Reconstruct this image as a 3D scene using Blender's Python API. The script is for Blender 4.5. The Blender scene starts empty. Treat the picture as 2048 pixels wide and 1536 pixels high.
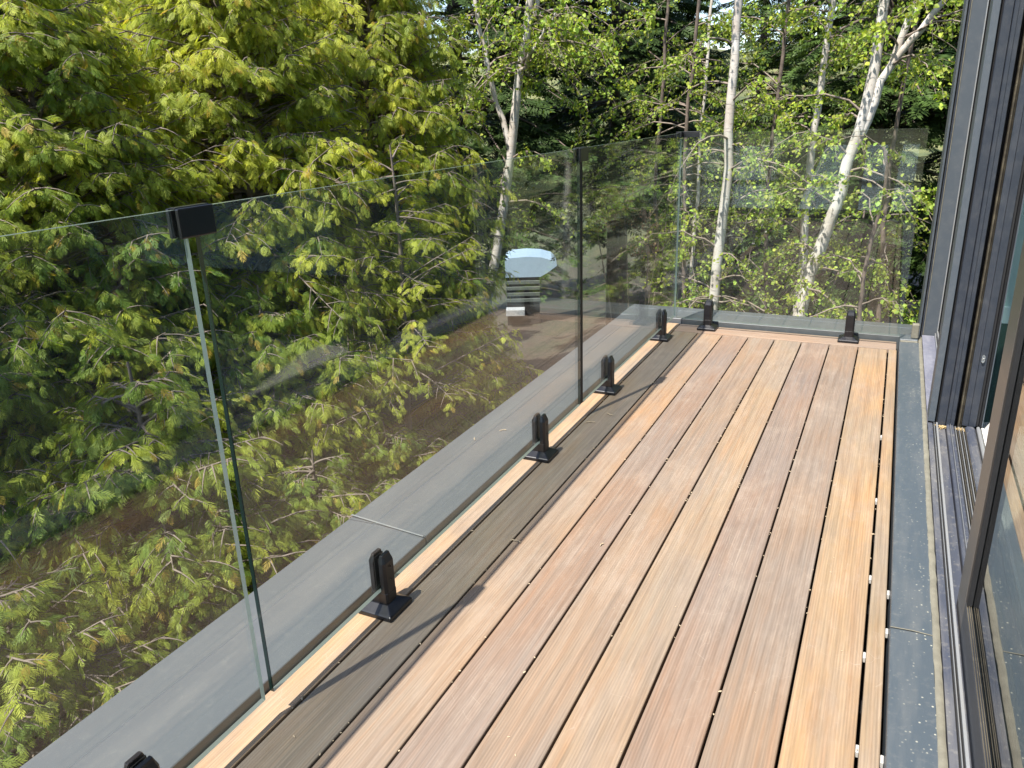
import bpy, bmesh, math, random
import numpy as np
from mathutils import Vector, Matrix
R = math.radians
random.seed(7)
S = bpy.context.scene
COL = S.collection

# ------------------------------------------------------------------ camera, light
cam = bpy.data.cameras.new("camera")
camo = bpy.data.objects.new("camera", cam); COL.objects.link(camo); S.camera = camo
cam.sensor_width = 36.0; cam.lens = 1557.58 / 2048 * 36.0
cam.clip_start = 0.05; cam.clip_end = 3000
CAM = Vector((1.0987, 0.0, 1.2626))
ca = Vector((0.90223135, 0.43009503, -0.03157298)); cb = Vector((-0.11508125, 0.31067502, 0.94352389)); cc = Vector((-0.41561387, 0.84764338, -0.32979662))
M = Matrix((ca, cb, -cc)).transposed().to_4x4(); M.translation = CAM
camo.matrix_world = M

SUN = Vector((-0.190, -0.585, 1.10)).normalized()
sun = bpy.data.lights.new("sun", 'SUN'); sun.energy = 4.9; sun.angle = R(0.55); sun.color = (1.0, 0.945, 0.86)
suno = bpy.data.objects.new("sun", sun); COL.objects.link(suno)
suno.rotation_euler = SUN.to_track_quat('Z', 'Y').to_euler()
W = bpy.data.worlds.new("World"); S.world = W; W.use_nodes = True
nt = W.node_tree; nt.nodes.clear()
sky = nt.nodes.new("ShaderNodeTexSky"); sky.sky_type = 'NISHITA'; sky.sun_disc = False
sky.sun_elevation = math.asin(SUN.z); sky.sun_rotation = math.atan2(SUN.x, SUN.y)
sky.altitude = 200; sky.air_density = 1.0; sky.dust_density = 1.0; sky.ozone_density = 1.2
bg = nt.nodes.new("ShaderNodeBackground"); bg.inputs[1].default_value = 0.14
wo = nt.nodes.new("ShaderNodeOutputWorld"); nt.links.new(sky.outputs[0], bg.inputs[0]); nt.links.new(bg.outputs[0], wo.inputs[0])
S.view_settings.view_transform = 'Standard'; S.view_settings.look = 'None'
S.view_settings.exposure = 1.12; S.view_settings.gamma = 1.0; S.view_settings.use_curve_mapping = False
cy = S.cycles
cy.max_bounces = 10; cy.transparent_max_bounces = 20; cy.diffuse_bounces = 3; cy.glossy_bounces = 4; cy.transmission_bounces = 4
cy.caustics_reflective = False; cy.caustics_refractive = False; cy.sample_clamp_indirect = 6.0
cy.use_denoising = True
try:
    cy.denoiser = 'OPENIMAGEDENOISE'; cy.denoising_input_passes = 'RGB_ALBEDO_NORMAL'
except Exception: pass

# ------------------------------------------------------------------ material helpers
class NB:
    def __init__(s, name):
        s.m = bpy.data.materials.new(name); s.m.use_nodes = True
        s.t = s.m.node_tree; s.t.nodes.clear()
        s.out = s.n("OutputMaterial")
    def n(s, kind, **kw):
        nd = s.t.nodes.new("ShaderNode" + kind)
        for k, v in kw.items():
            if k.startswith("i_"): nd.inputs[k[2:].replace("_", " ")].default_value = v
            else: setattr(nd, k, v)
        return nd
    def l(s, a, b): s.t.links.new(a, b)
    def val(s, sock, v):
        if isinstance(v, (int, float, tuple, list)): sock.default_value = v
        else: s.l(v, sock)
    def math(s, op, a, b=None, clamp=False):
        nd = s.n("Math", operation=op); nd.use_clamp = clamp
        s.val(nd.inputs[0], a)
        if b is not None: s.val(nd.inputs[1], b)
        return nd.outputs[0]
    def mix(s, f, a, b, mode='MIX'):
        nd = s.n("Mix", data_type='RGBA', blend_type=mode)
        s.val(nd.inputs[0], f); s.val(nd.inputs[6], a); s.val(nd.inputs[7], b)
        return nd.outputs[2]
    def noise(s, vec, scale, detail=4, rough=0.55, dist=0.0):
        nd = s.n("TexNoise"); s.l(vec, nd.inputs["Vector"])
        nd.inputs["Scale"].default_value = scale; nd.inputs["Detail"].default_value = detail
        nd.inputs["Roughness"].default_value = rough; nd.inputs["Distortion"].default_value = dist
        return nd.outputs["Fac"]
    def ramp(s, f, stops, interp='LINEAR'):
        nd = s.n("ValToRGB"); s.l(f, nd.inputs[0]); nd.color_ramp.interpolation = interp
        e = nd.color_ramp.elements
        while len(e) < len(stops): e.new(0.5)
        for k, (p, c) in enumerate(stops):
            e[k].position = p
            e[k].color = (c, c, c, 1) if isinstance(c, (int, float)) else (*c, 1)
        return nd.outputs[0]
    def mapping(s, scale=(1, 1, 1), coord="Object", rand=False):
        tc = s.n("TexCoord"); mp = s.n("Mapping"); s.l(tc.outputs[coord], mp.inputs[0]); mp.inputs["Scale"].default_value = scale
        if rand:
            oi = s.n("ObjectInfo"); cmb = s.n("CombineXYZ")
            r = s.math('MULTIPLY', oi.outputs["Random"], 37.0)
            s.l(r, cmb.inputs[0]); s.l(r, cmb.inputs[1]); s.l(r, cmb.inputs[2]); s.l(cmb.outputs[0], mp.inputs["Location"])
        return mp.outputs[0]
    def bump(s, h, strength=0.3, dist=0.002):
        nd = s.n("Bump"); s.l(h, nd.inputs["Height"]); nd.inputs["Strength"].default_value = strength; nd.inputs["Distance"].default_value = dist
        return nd.outputs[0]
    def princ(s, color, rough=0.5, normal=None, **kw):
        p = s.n("BsdfPrincipled"); s.val(p.inputs["Base Color"], (*color, 1) if isinstance(color, tuple) and len(color) == 3 else color)
        s.val(p.inputs["Roughness"], rough)
        if normal is not None: s.l(normal, p.inputs["Normal"])
        for k, v in kw.items(): s.val(p.inputs[k.replace("_", " ")], v)
        s.l(p.outputs[0], s.out.inputs[0]); return p

def m_wood(name, endgrain=False):
    b = NB(name)
    oi = b.n("ObjectInfo")
    v = b.mapping((1, 1, 1), rand=True)
    def sc(x, y, z):
        mp = b.n("Mapping"); b.l(v, mp.inputs[0]); mp.inputs["Scale"].default_value = (x, y, z); return mp.outputs[0]
    g1 = b.noise(sc(90, 1.6, 90), 1.0, 5, 0.6, 0.6)      # fine fibres
    g2 = b.noise(sc(20, 0.8, 20), 1.0, 4, 0.6, 2.6)    # figure
    pat = b.noise(sc(5, 1.6, 5), 1.0, 5, 0.65, 0.4)      # weathering patches
    pat2 = b.noise(sc(7, 3.0, 7), 1.3, 4, 0.7)
    base = b.mix(1.0, oi.outputs["Color"], (0.85, 0.862, 0.875, 1), 'MULTIPLY')
    hue = b.noise(sc(1.6, 1.1, 1.6), 1.0, 3, 0.5)
    base = b.mix(b.ramp(hue, [(0.36, 0.0), (0.64, 1.0)]), b.mix(1.0, base, (1.06, 0.98, 0.87, 1), 'MULTIPLY'), b.mix(1.0, base, (0.89, 0.94, 0.99, 1), 'MULTIPLY'))
    c = b.mix(b.ramp(g2, [(0.36, 0.0), (0.68, 0.8)]), base, b.mix(1.0, base, (0.98, 0.82, 0.70, 1), 'MULTIPLY'))
    c = b.mix(b.ramp(pat, [(0.40, 0.05), (0.66, 0.60)]), c, (0.195, 0.163, 0.138, 1))          # greyed zones
    c = b.mix(b.ramp(pat2, [(0.50, 0.0), (0.80, 0.45)]), c, (0.34, 0.275, 0.215, 1))           # pale rubbed zones
    c = b.mix(1.0, c, b.ramp(g1, [(0.30, 0.78), (0.50, 0.98), (0.70, 1.10)]), 'MULTIPLY')
    # reeded surface: shallow ridges along the board
    sep = b.n("SeparateXYZ"); tc = b.n("TexCoord"); b.l(tc.outputs["Object"], sep.inputs[0])
    wob = b.noise(sc(1.5, 1.2, 1.5), 1.0, 2)
    ph = b.math('ADD', b.math('MULTIPLY', sep.outputs[0], 2 * math.pi / 0.0068), b.math('MULTIPLY', wob, 5.0))
    rid = b.math('SINE', ph)
    fade = b.ramp(b.noise(sc(3, 1.1, 3), 1.0, 3), [(0.35, 0.15), (0.65, 1.0)])
    fib = b.noise(sc(260, 9, 260), 1.0, 3, 0.6)
    c = b.mix(1.0, c, b.ramp(fib, [(0.32, 0.90), (0.68, 1.09)]), 'MULTIPLY')
    rc = b.math('ADD', b.math('MULTIPLY', b.math('MULTIPLY', rid, 0.085), fade), 0.985)
    c = b.mix(1.0, c, rc, 'MULTIPLY')
    # scuffs
    vo = b.n("TexVoronoi"); vo.feature = 'DISTANCE_TO_EDGE'; b.l(sc(6, 2.4, 6), vo.inputs["Vector"])
    scuff = b.math('MULTIPLY', b.ramp(vo.outputs["Distance"], [(0.0, 1.0), (0.006, 0.0)]), b.ramp(pat2, [(0.5, 0.0), (0.6, 0.5)]))
    c = b.mix(scuff, c, (0.39, 0.33, 0.27, 1))
    h = b.math('ADD', b.math('MULTIPLY', rid, 0.25), b.math('MULTIPLY', g1, 1.2))
    b.princ(c, b.ramp(pat, [(0.3, 0.58), (0.7, 0.8)]), b.bump(h, 0.35, 0.0012), Specular_IOR_Level=0.3)
    return b.m

def m_metal(name, col, rough=0.42, spots=0.0, dust=0.15, dustcol=(0.30, 0.28, 0.24, 1), metallic=0.0):
    b = NB(name); v = b.mapping((1, 1, 1))
    mp = b.n("Mapping"); b.l(v, mp.inputs[0]); mp.inputs["Scale"].default_value = (9, 1.2, 9)
    d1 = b.noise(mp.outputs[0], 2.0, 5, 0.6); d2 = b.noise(v, 40, 4, 0.7)
    c = b.mix(b.math('MULTIPLY', b.ramp(d1, [(0.45, 0.0), (0.75, 1.0)]), dust), (*col, 1), dustcol)
    c = b.mix(b.math('MULTIPLY', b.ramp(d2, [(0.55, 0.0), (0.72, 1.0)]), dust * 0.8), c, dustcol)
    if spots > 0:
        vo = b.n("TexVoronoi"); b.l(v, vo.inputs["Vector"]); vo.inputs["Scale"].default_value = 85
        vo2 = b.n("TexVoronoi"); b.l(v, vo2.inputs["Vector"]); vo2.inputs["Scale"].default_value = 34; vo2.inputs["Randomness"].default_value = 1
        k = b.ramp(vo.outputs["Distance"], [(0.13, 1.0), (0.24, 0.0)])
        sel = b.ramp(b.noise(v, 9, 3), [(0.36, 0.0), (0.55, 1.0)])
        sx = b.n("SeparateXYZ"); b.l(v, sx.inputs[0]); near = b.ramp(b.math('MULTIPLY', sx.outputs[0], 0.5), [(0.616, 0.12), (0.648, 1.0)])
        sel = b.math('MULTIPLY', sel, near)
        pick = b.ramp(vo.outputs["Color"], [(0.46, 0.0), (0.52, 1.0)])
        k = b.math('MULTIPLY', b.math('MULTIPLY', k, pick), b.math('ADD', b.math('MULTIPLY', sel, 0.93), 0.07))
        c = b.mix(b.math('MULTIPLY', k, spots), c, (0.42, 0.41, 0.33, 1))
    r = b.math('ADD', b.math('MULTIPLY', d1, 0.2), rough - 0.1)
    b.princ(c, r, b.bump(b.noise(v, 6, 2), 0.05, 0.004), Specular_IOR_Level=0.5, Metallic=metallic)
    return b.m

def m_plain(name, col, rough=0.5, nscale=30, var=0.25, bump=0.1, spec=0.5):
    b = NB(name); v = b.mapping((1, 1, 1)); n = b.noise(v, nscale, 5, 0.6)
    c = b.mix(1.0, (*col, 1), b.ramp(n, [(0.25, 1 - var), (0.75, 1 + var)]), 'MULTIPLY')
    b.princ(c, rough, b.bump(n, bump, 0.003), Specular_IOR_Level=spec); return b.m

def schlick(b, f0=0.04):
    g = b.n("NewGeometry"); dt = b.n("VectorMath", operation='DOT_PRODUCT')
    b.l(g.outputs["Normal"], dt.inputs[0]); b.l(g.outputs["Incoming"], dt.inputs[1])
    c = b.math('ABSOLUTE', dt.outputs["Value"]); inv = b.math('SUBTRACT', 1.0, c)
    r_ = b.math('ADD', b.math('MULTIPLY', b.math('POWER', inv, 5.0), 1 - f0), f0, True)
    # share per face so that two faces together pass (1-R)/(1+R), as a real pane does
    return b.math('SUBTRACT', 1.0, b.math('SQRT', b.math('DIVIDE', b.math('SUBTRACT', 1.0, r_), b.math('ADD', 1.0, r_))), True)

def m_glass(name, tint=(0.93, 0.975, 0.955), f0=0.04, gain=1.0, dirt=0.02):
    b = NB(name); F = schlick(b, f0)
    if gain != 1.0: F = b.math('MULTIPLY', F, gain, True)
    tr = b.n("BsdfTransparent"); tr.inputs[0].default_value = (*tint, 1)
    gl = b.n("BsdfGlossy"); gl.inputs["Roughness"].default_value = 0.0; gl.inputs["Color"].default_value = (1, 1, 1, 1)
    mx = b.n("MixShader"); b.l(F, mx.inputs[0]); b.l(tr.outputs[0], mx.inputs[1]); b.l(gl.outputs[0], mx.inputs[2])
    v = b.mapping((1, 1, 1)); n = b.noise(v, 5, 6, 0.7)
    df = b.n("BsdfDiffuse"); df.inputs[0].default_value = (0.6, 0.6, 0.56, 1)
    mx2 = b.n("MixShader"); b.l(b.math('MULTIPLY', b.ramp(n, [(0.4, 0.25), (0.75, 1.0)]), dirt), mx2.inputs[0])
    b.l(mx.outputs[0], mx2.inputs[1]); b.l(df.outputs[0], mx2.inputs[2]); b.l(mx2.outputs[0], b.out.inputs[0])
    return b.m

def m_edge():
    b = NB("polished green glass edge")
    tl = b.n("BsdfTranslucent"); tl.inputs[0].default_value = (0.50, 0.64, 0.62, 1)
    gl = b.n("BsdfGlossy"); gl.inputs["Roughness"].default_value = 0.12; gl.inputs[0].default_value = (0.8, 0.95, 0.9, 1)
    df = b.n("BsdfDiffuse"); df.inputs[0].default_value = (0.20, 0.25, 0.235, 1)
    m1 = b.n("MixShader"); m1.inputs[0].default_value = 0.45; b.l(df.outputs[0], m1.inputs[1]); b.l(tl.outputs[0], m1.inputs[2])
    m2 = b.n("MixShader"); b.l(schlick(b, 0.08), m2.inputs[0]); b.l(m1.outputs[0], m2.inputs[1]); b.l(gl.outputs[0], m2.inputs[2])
    b.l(m2.outputs[0], b.out.inputs[0]); return b.m

def m_leaf(name, trans=0.35, gloss=0.25, attr="tint"):
    b = NB(name); at = b.n("Attribute"); at.attribute_name = attr
    p = b.n("BsdfPrincipled"); b.l(at.outputs["Color"], p.inputs["Base Color"]); p.inputs["Roughness"].default_value = 0.55
    p.inputs["Specular IOR Level"].default_value = gloss
    tl = b.n("BsdfTranslucent"); b.l(b.mix(1.0, at.outputs["Color"], (1.3, 1.3, 0.65, 1), 'MULTIPLY'), tl.inputs[0])
    mx = b.n("MixShader"); mx.inputs[0].default_value = trans; b.l(p.outputs[0], mx.inputs[1]); b.l(tl.outputs[0], mx.inputs[2])
    b.l(mx.outputs[0], b.out.inputs[0]); return b.m

def m_birch():
    b = NB("white birch bark"); v = b.mapping((1, 1, 1))
    mp = b.n("Mapping"); b.l(v, mp.inputs[0]); mp.inputs["Scale"].default_value = (10, 10, 75)
    len_ = b.noise(mp.outputs[0], 1.0, 4, 0.6, 0.4)
    mp2 = b.n("Mapping"); b.l(v, mp2.inputs[0]); mp2.inputs["Scale"].default_value = (9, 9, 5)
    sc = b.noise(mp2.outputs[0], 1.0, 5, 0.65, 0.5); pk = b.noise(v, 5, 4)
    c = b.mix(b.ramp(pk, [(0.4, 0.0), (0.7, 1.0)]), (0.56, 0.53, 0.49, 1), (0.42, 0.36, 0.30, 1))
    c = b.mix(b.ramp(len_, [(0.60, 0.0), (0.68, 0.85)]), c, (0.10, 0.085, 0.075, 1))
    c = b.mix(b.ramp(sc, [(0.64, 0.0), (0.69, 0.95)]), c, (0.03, 0.027, 0.025, 1))
    b.princ(c, 0.7, b.bump(sc, 0.5, 0.01)); return b.m

MWOOD = m_wood("weathered hardwood")
MCOP = m_metal("slate grey coated flashing", (0.092, 0.100, 0.108), 0.34, 0.22, 0.12)
MFLASH = m_metal("slate grey sill flashing", (0.062, 0.078, 0.093), 0.40, 1.0, 0.18)
MFRAME = m_metal("anthracite window frame", (0.024, 0.029, 0.040), 0.42, 0.0, 0.07)
MFRAME2 = m_metal("dark grey cladding", (0.06, 0.072, 0.086), 0.5, 0.0, 0.08)
MTRACK = m_metal("dusty track aluminium", (0.055, 0.062, 0.084), 0.42, 0.35, 0.45)
MRIB = m_metal("worn light rail", (0.30, 0.31, 0.32), 0.35, 0.3, 0.5, metallic=0.3)
MBEAD = m_metal("bronze glazing bead", (0.10, 0.088, 0.068), 0.35, 0.4, 0.4, (0.42, 0.36, 0.24, 1), metallic=0.4)
MBLACK = m_metal("satin black fitting", (0.006, 0.006, 0.008), 0.32, 0.0, 0.02)
MRUB = m_plain("black rubber", (0.008, 0.008, 0.009), 0.7)
MGROOVE = m_plain("black groove", (0.004, 0.004, 0.005), 0.8)
MCAULK = m_plain("dusty sealant", (0.165, 0.155, 0.12), 0.7, 25, 0.25, 0.6)
MSILL = m_metal("dusty purple grey sill", (0.13, 0.135, 0.175), 0.5, 0.5, 0.6, (0.30, 0.30, 0.34, 1))
MGLASS = m_glass("railing glass", (0.965, 0.985, 0.975), 0.042, 1.0, 0.016)
MDOORGL = m_glass("door glass", (0.55, 0.60, 0.57), 0.055, 1.25, 0.01)
MEDGE = m_edge()
MEDGED = m_metal("glass edge with painted darkness", (0.004, 0.014, 0.012), 0.12, 0, 0.0)  # edges that look dark from the camera have that darkness painted as colour
MSTEEL = m_metal("bright steel", (0.62, 0.62, 0.60), 0.25, 0, 0.05, metallic=0.9)
MWHITE = m_plain("white plastic", (0.75, 0.74, 0.70), 0.5, 40, 0.1)
MDARK = m_plain("dark timber framing", (0.012, 0.010, 0.009), 0.8)
MLEAF = m_leaf("cedar foliage", 0.52, 0.3)
MBLEAF = m_leaf("birch leaf", 0.42, 0.35)
MDLEAF = m_leaf("spruce needles", 0.15, 0.2)
MBIRCH = m_birch()
MBARK = m_plain("brown grey bark", (0.13, 0.10, 0.082), 0.9, 18, 0.5, 0.8)
MTWIG = m_plain("pale grey twig", (0.20, 0.16, 0.13), 0.8, 30, 0.3, 0.3)

# ------------------------------------------------------------------ mesh helpers
def link(name, me, mat=None, parent=None, loc=None, **props):
    o = bpy.data.objects.new(name, me); COL.objects.link(o)
    if mat is not None and me is not None:
        for mm in (mat if isinstance(mat, (list, tuple)) else [mat]): me.materials.append(mm)
    if parent is not None: o.parent = parent
    if loc is not None: o.location = loc
    for k, v in props.items(): o[k] = v
    return o
def empty(name, loc=(0, 0, 0), rz=0.0, **props):
    o = bpy.data.objects.new(name, None); COL.objects.link(o); o.location = loc; o.rotation_euler = (0, 0, rz); o.empty_display_size = 0.1
    for k, v in props.items(): o[k] = v
    return o
def mesh_pd(name, V, F, smooth=False):
    me = bpy.data.meshes.new(name); me.from_pydata([tuple(v) for v in V], [], [tuple(f) for f in F]); me.update()
    if smooth: me.polygons.foreach_set("use_smooth", [True] * len(me.polygons))
    return me
def box(name, x0, x1, y0, y1, z0, z1, bev=0.0, seg=1):
    bm = bmesh.new()
    vs = [bm.verts.new((x, y, z)) for z in (z0, z1) for y in (y0, y1) for x in (x0, x1)]
    for f in ((0, 2, 3, 1), (4, 5, 7, 6), (0, 1, 5, 4), (2, 6, 7, 3), (0, 4, 6, 2), (1, 3, 7, 5)): bm.faces.new([vs[i] for i in f])
    if bev > 0: bmesh.ops.bevel(bm, geom=list(bm.edges), offset=bev, segments=seg, profile=0.5, affect='EDGES')
    bmesh.ops.recalc_face_normals(bm, faces=bm.faces)
    me = bpy.data.meshes.new(name); bm.to_mesh(me); bm.free(); return me
def prism_y(name, pts, y0, y1, closed=True):
    """profile pts (x,z) swept along y"""
    n = len(pts); V = [(x, y0, z) for x, z in pts] + [(x, y1, z) for x, z in pts]
    F = [(i, (i + 1) % n, n + (i + 1) % n, n + i) for i in range(n if closed else n - 1)]
    if closed: F += [tuple(range(n))[::-1], tuple(range(n, 2 * n))]
    me = mesh_pd(name, V, F); bm = bmesh.new(); bm.from_mesh(me); bmesh.ops.recalc_face_normals(bm, faces=bm.faces); bm.to_mesh(me); bm.free(); return me
def prism_z(name, pts, z0, z1):
    n = len(pts); V = [(x, y, z0) for x, y in pts] + [(x, y, z1) for x, y in pts]
    F = [(i, (i + 1) % n, n + (i + 1) % n, n + i) for i in range(n)] + [tuple(range(n))[::-1], tuple(range(n, 2 * n))]
    me = mesh_pd(name, V, F); bm = bmesh.new(); bm.from_mesh(me); bmesh.ops.recalc_face_normals(bm, faces=bm.faces); bm.to_mesh(me); bm.free(); return me
def tubes(paths, sides=6):
    """list of (points Nx3, radii N) -> V, F"""
    V = []; F = []; base = 0
    for P, r in paths:
        P = np.asarray(P, float); n = len(P)
        if n < 2: continue
        T = np.gradient(P, axis=0); T /= np.linalg.norm(T, axis=1)[:, None] + 1e-9
        ref = np.array([0.0, 0.0, 1.0]) if abs(T[0][2]) < 0.8 else np.array([1.0, 0.0, 0.0])
        U = np.cross(T, ref); U /= np.linalg.norm(U, axis=1)[:, None] + 1e-9; Wv = np.cross(T, U)
        a = np.arange(sides) * 2 * math.pi / sides
        ring = P[:, None, :] + np.asarray(r)[:, None, None] * (np.cos(a)[None, :, None] * U[:, None, :] + np.sin(a)[None, :, None] * Wv[:, None, :])
        V.append(ring.reshape(-1, 3))
        i = np.arange(n - 1)[:, None] * sides; j = np.arange(sides)[None, :]; j2 = (j + 1) % sides
        q = np.stack([i + j, i + j2, i + sides + j2, i + sides + j], -1).reshape(-1, 4) + base
        F.append(q); base += n * sides
    return np.concatenate(V), np.concatenate(F)
def np_mesh(name, V, Q, colors=None, smooth=False):
    """quads mesh from numpy; colours per vertex"""
    me = bpy.data.meshes.new(name); nv = len(V); nf = len(Q); k = Q.shape[1]
    me.vertices.add(nv); me.vertices.foreach_set("co", np.ascontiguousarray(V, dtype=np.float32).ravel())
    me.loops.add(nf * k); me.loops.foreach_set("vertex_index", np.ascontiguousarray(Q, dtype=np.int32).ravel())
    me.polygons.add(nf); me.polygons.foreach_set("loop_start", np.arange(0, nf * k, k, dtype=np.int32))
    try: me.polygons.foreach_set("loop_total", np.full(nf, k, dtype=np.int32))
    except Exception: pass
    if smooth: me.polygons.foreach_set("use_smooth", np.ones(nf, dtype=bool))
    if colors is not None:
        ca_ = me.attributes.new("tint", 'FLOAT_COLOR', 'POINT')
        c4 = np.ones((nv, 4), dtype=np.float32); c4[:, :3] = colors; ca_.data.foreach_set("color", c4.ravel())
    me.update(); me.validate(); return me

# ------------------------------------------------------------------ terrain
def sstep(a, b, x):
    t = np.clip((x - a) / (b - a), 0, 1); return t * t * (3 - 2 * t)
def ground_z(x, y):
    x = np.asarray(x, float); y = np.asarray(y, float)
    d = np.hypot(x - 1, y); az = np.degrees(np.arctan2(x - 1, y))
    z = -3.2 - 8.5 * sstep(6, 42, d) * (0.35 + 0.65 * sstep(-22, -42, az))
    z = z + 1.2 * sstep(5.5, 11, d) * sstep(-22, -8, az)
    hill = 18 + 5 * np.sin(az * 0.13) + 3 * np.sin(az * 0.31 + 1)
    left = sstep(-24, -38, az)
    start = 45 + 150 * left
    z = z + (hill + 8.5) * sstep(start, start + 190, d)
    z = z + (0.10 * np.sin(x * 1.9 + 0.6 * y) + 0.08 * np.sin(y * 2.7 - x) + 0.05 * np.sin(5.1 * x) * np.sin(4.3 * y)) * sstep(0.5, 3, d)
    return z
rr = np.concatenate([np.linspace(0, 14, 71), np.geomspace(14.6, 1500, 64)]); aa = np.linspace(0, 2 * math.pi, 181)[:-1]
RR, AA = np.meshgrid(rr, aa, indexing='ij'); GX = 1 + RR * np.sin(AA); GY = RR * np.cos(AA)
rng = np.random.default_rng(3)
GZ = ground_z(GX, GY) + rng.normal(0, 0.02, GX.shape) * (RR < 20)
nR, nA = RR.shape; ii = np.arange(nR - 1)[:, None] * nA; jj = np.arange(nA)[None, :]; j2 = (jj + 1) % nA
Q = np.stack([ii + jj, ii + nA + jj, ii + nA + j2, ii + j2], -1).reshape(-1, 4)
gm = np_mesh("ground", np.stack([GX, GY, GZ], -1).reshape(-1, 3), Q[:, ::-1], smooth=True)
b = NB("forest soil with painted shade"); v = b.mapping((1, 1, 1)); n1 = b.noise(v, 0.8, 6, 0.7, 0.5); n2 = b.noise(v, 9, 5, 0.7); n3 = b.noise(v, 60, 3, 0.7)
c = b.mix(b.ramp(n1, [(0.42, 0.0), (0.58, 1.0)]), (0.05, 0.036, 0.026, 1), (0.028, 0.038, 0.016, 1))  # near soil colours lowered to stand in for tree shade
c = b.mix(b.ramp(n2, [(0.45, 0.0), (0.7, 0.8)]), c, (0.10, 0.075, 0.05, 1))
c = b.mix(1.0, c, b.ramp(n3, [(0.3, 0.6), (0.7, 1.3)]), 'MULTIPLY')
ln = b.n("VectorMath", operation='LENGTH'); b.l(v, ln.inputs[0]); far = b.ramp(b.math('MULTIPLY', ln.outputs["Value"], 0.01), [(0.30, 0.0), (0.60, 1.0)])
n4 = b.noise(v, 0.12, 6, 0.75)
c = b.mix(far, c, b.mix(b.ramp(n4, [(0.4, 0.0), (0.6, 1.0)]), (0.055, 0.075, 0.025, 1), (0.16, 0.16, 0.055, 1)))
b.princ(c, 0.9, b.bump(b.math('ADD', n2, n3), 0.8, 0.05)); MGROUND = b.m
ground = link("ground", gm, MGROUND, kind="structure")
b = NB("lake water"); v = b.mapping((1, 1, 1)); b.princ((0.03, 0.06, 0.09), 0.08, b.bump(b.noise(v, 2.5, 3), 0.25, 0.05), Specular_IOR_Level=0.6); MWATER = b.m
lk = [(-260, -40), (-18, 8), (-16, 30), (-14, 44), (-40, 120), (-90, 190), (-200, 240), (-330, 150)]
link("lake", mesh_pd("lake", [(x, y, -11.35) for x, y in lk], [tuple(range(len(lk)))[::-1]]), MWATER, kind="structure")

# ------------------------------------------------------------------ deck
MCLIP = m_metal("dull zinc clip", (0.45, 0.44, 0.42), 0.4, 0.3, 0.5)
deck = empty("deck", (0, 0, 0), kind="structure")
YE = 4.4556; YB = -0.5; PW = 0.145; GAP = 0.006
def plank(name, x0, x1, y0, y1, col, top=0.0, th=0.024, bev=0.003, sag=0.0):
    me = box(name, 0, x1 - x0, 0, y1 - y0, -th, 0, bev, 2)
    o = link(name, me, MWOOD, deck, (x0, y0, top)); o.color = (*col, 1); return o
cols = [(0.29, 0.24, 0.175), (0.345, 0.245, 0.165), (0.275, 0.205, 0.162), (0.29, 0.222, 0.168), (0.335, 0.253, 0.175), (0.262, 0.198, 0.160), (0.265, 0.205, 0.160), (0.375, 0.262, 0.155)]
for i in range(8):
    plank("plank", i * PW + GAP / 2, (i + 1) * PW - (0.0035 if i == 7 else GAP / 2), YB, YE - 0.003 + random.uniform(-0.002, 0.001), cols[i], random.uniform(-0.001, 0.001))
plank("border_plank", -0.090, -0.004, YB, 4.625, (0.46, 0.325, 0.20), 0.0005)
o = plank("border_plank", 0.000, 1.202, YE + 0.001, 4.622, (0.37, 0.26, 0.185), 0.0005)
# rotate grain of the end border: rebuild with length along local y
me = box("border_plank", 0, 0.158, 0, 1.20, -0.024, 0, 0.003, 2); me.materials.append(MWOOD); o.data = me; o.rotation_euler = (0, 0, -math.pi / 2); o.location = (0.0, 4.618, 0.0005)
plank("border_plank", 1.1640, 1.2030, YB, YE - 0.003, (0.36, 0.26, 0.155), 0.0)
sub = [("joist", box("joist", -0.09, 1.21, y, y + 0.045, -0.16, -0.045)) for y in np.arange(-0.4, 4.7, 0.4)]
for nme, me in sub: link(nme, me, MDARK, deck)
link("deck_substrate", box("deck_substrate", -0.092, 1.211, -0.55, 4.638, -0.30, -0.18), MDARK, deck)
# silver deck clips showing in the open right-hand gaps
for (x, y) in ((1.1603, 2.12), (1.1603, 1.76), (1.1603, 1.44), (1.1603, 2.62), (1.1603, 3.2), (1.2072, 2.06), (1.2072, 1.43), (1.2072, 1.88)):
    link("deck_clip", box("deck_clip", -0.0033, 0.0033, -0.011, 0.011, -0.018, -0.0035, 0.0008), MCLIP, deck, (x, y, 0))

# ------------------------------------------------------------------ parapet coping and walls of the balcony
par = empty("parapet", kind="structure")
ZC = 0.0264
def coping_y(x_in, x_out, y0, y1):
    s = 1 if x_in > x_out else -1
    a = x_in; bb = x_out; cr = x_out + s * 0.105
    pts = [(a, -0.14), (a, ZC - 0.002), (a - s * 0.002, ZC), (cr + s * 0.004, ZC + 0.003), (cr, ZC + 0.0045), (cr - s * 0.004, ZC + 0.002), (bb + s * 0.003, ZC - 0.002), (bb, ZC - 0.005), (bb, -0.10), (bb + s * 0.004, -0.10), (bb + s * 0.004, -0.14)]
    return prism_y("coping", pts, y0, y1)
link("coping", coping_y(-0.0947, -0.390, YB - 0.5, 1.787), MCOP, par)
link("coping", coping_y(-0.0952, -0.3905, 1.791, 4.6385), MCOP, par)
end = prism_y("coping", [(0, -0.14), (0, ZC - 0.002), (0.002, ZC), (0.19, ZC + 0.0015), (0.194, ZC + 0.004), (0.20, ZC + 0.001), (0.297, ZC - 0.003), (0.299, ZC - 0.006), (0.299, -0.14)], -0.3905, 1.305)
oe = link("coping", end, MCOP, par)
for vtx in end.vertices:
    x, y, z = vtx.co; vtx.co = (y, 4.6407 + x, z)
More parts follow.
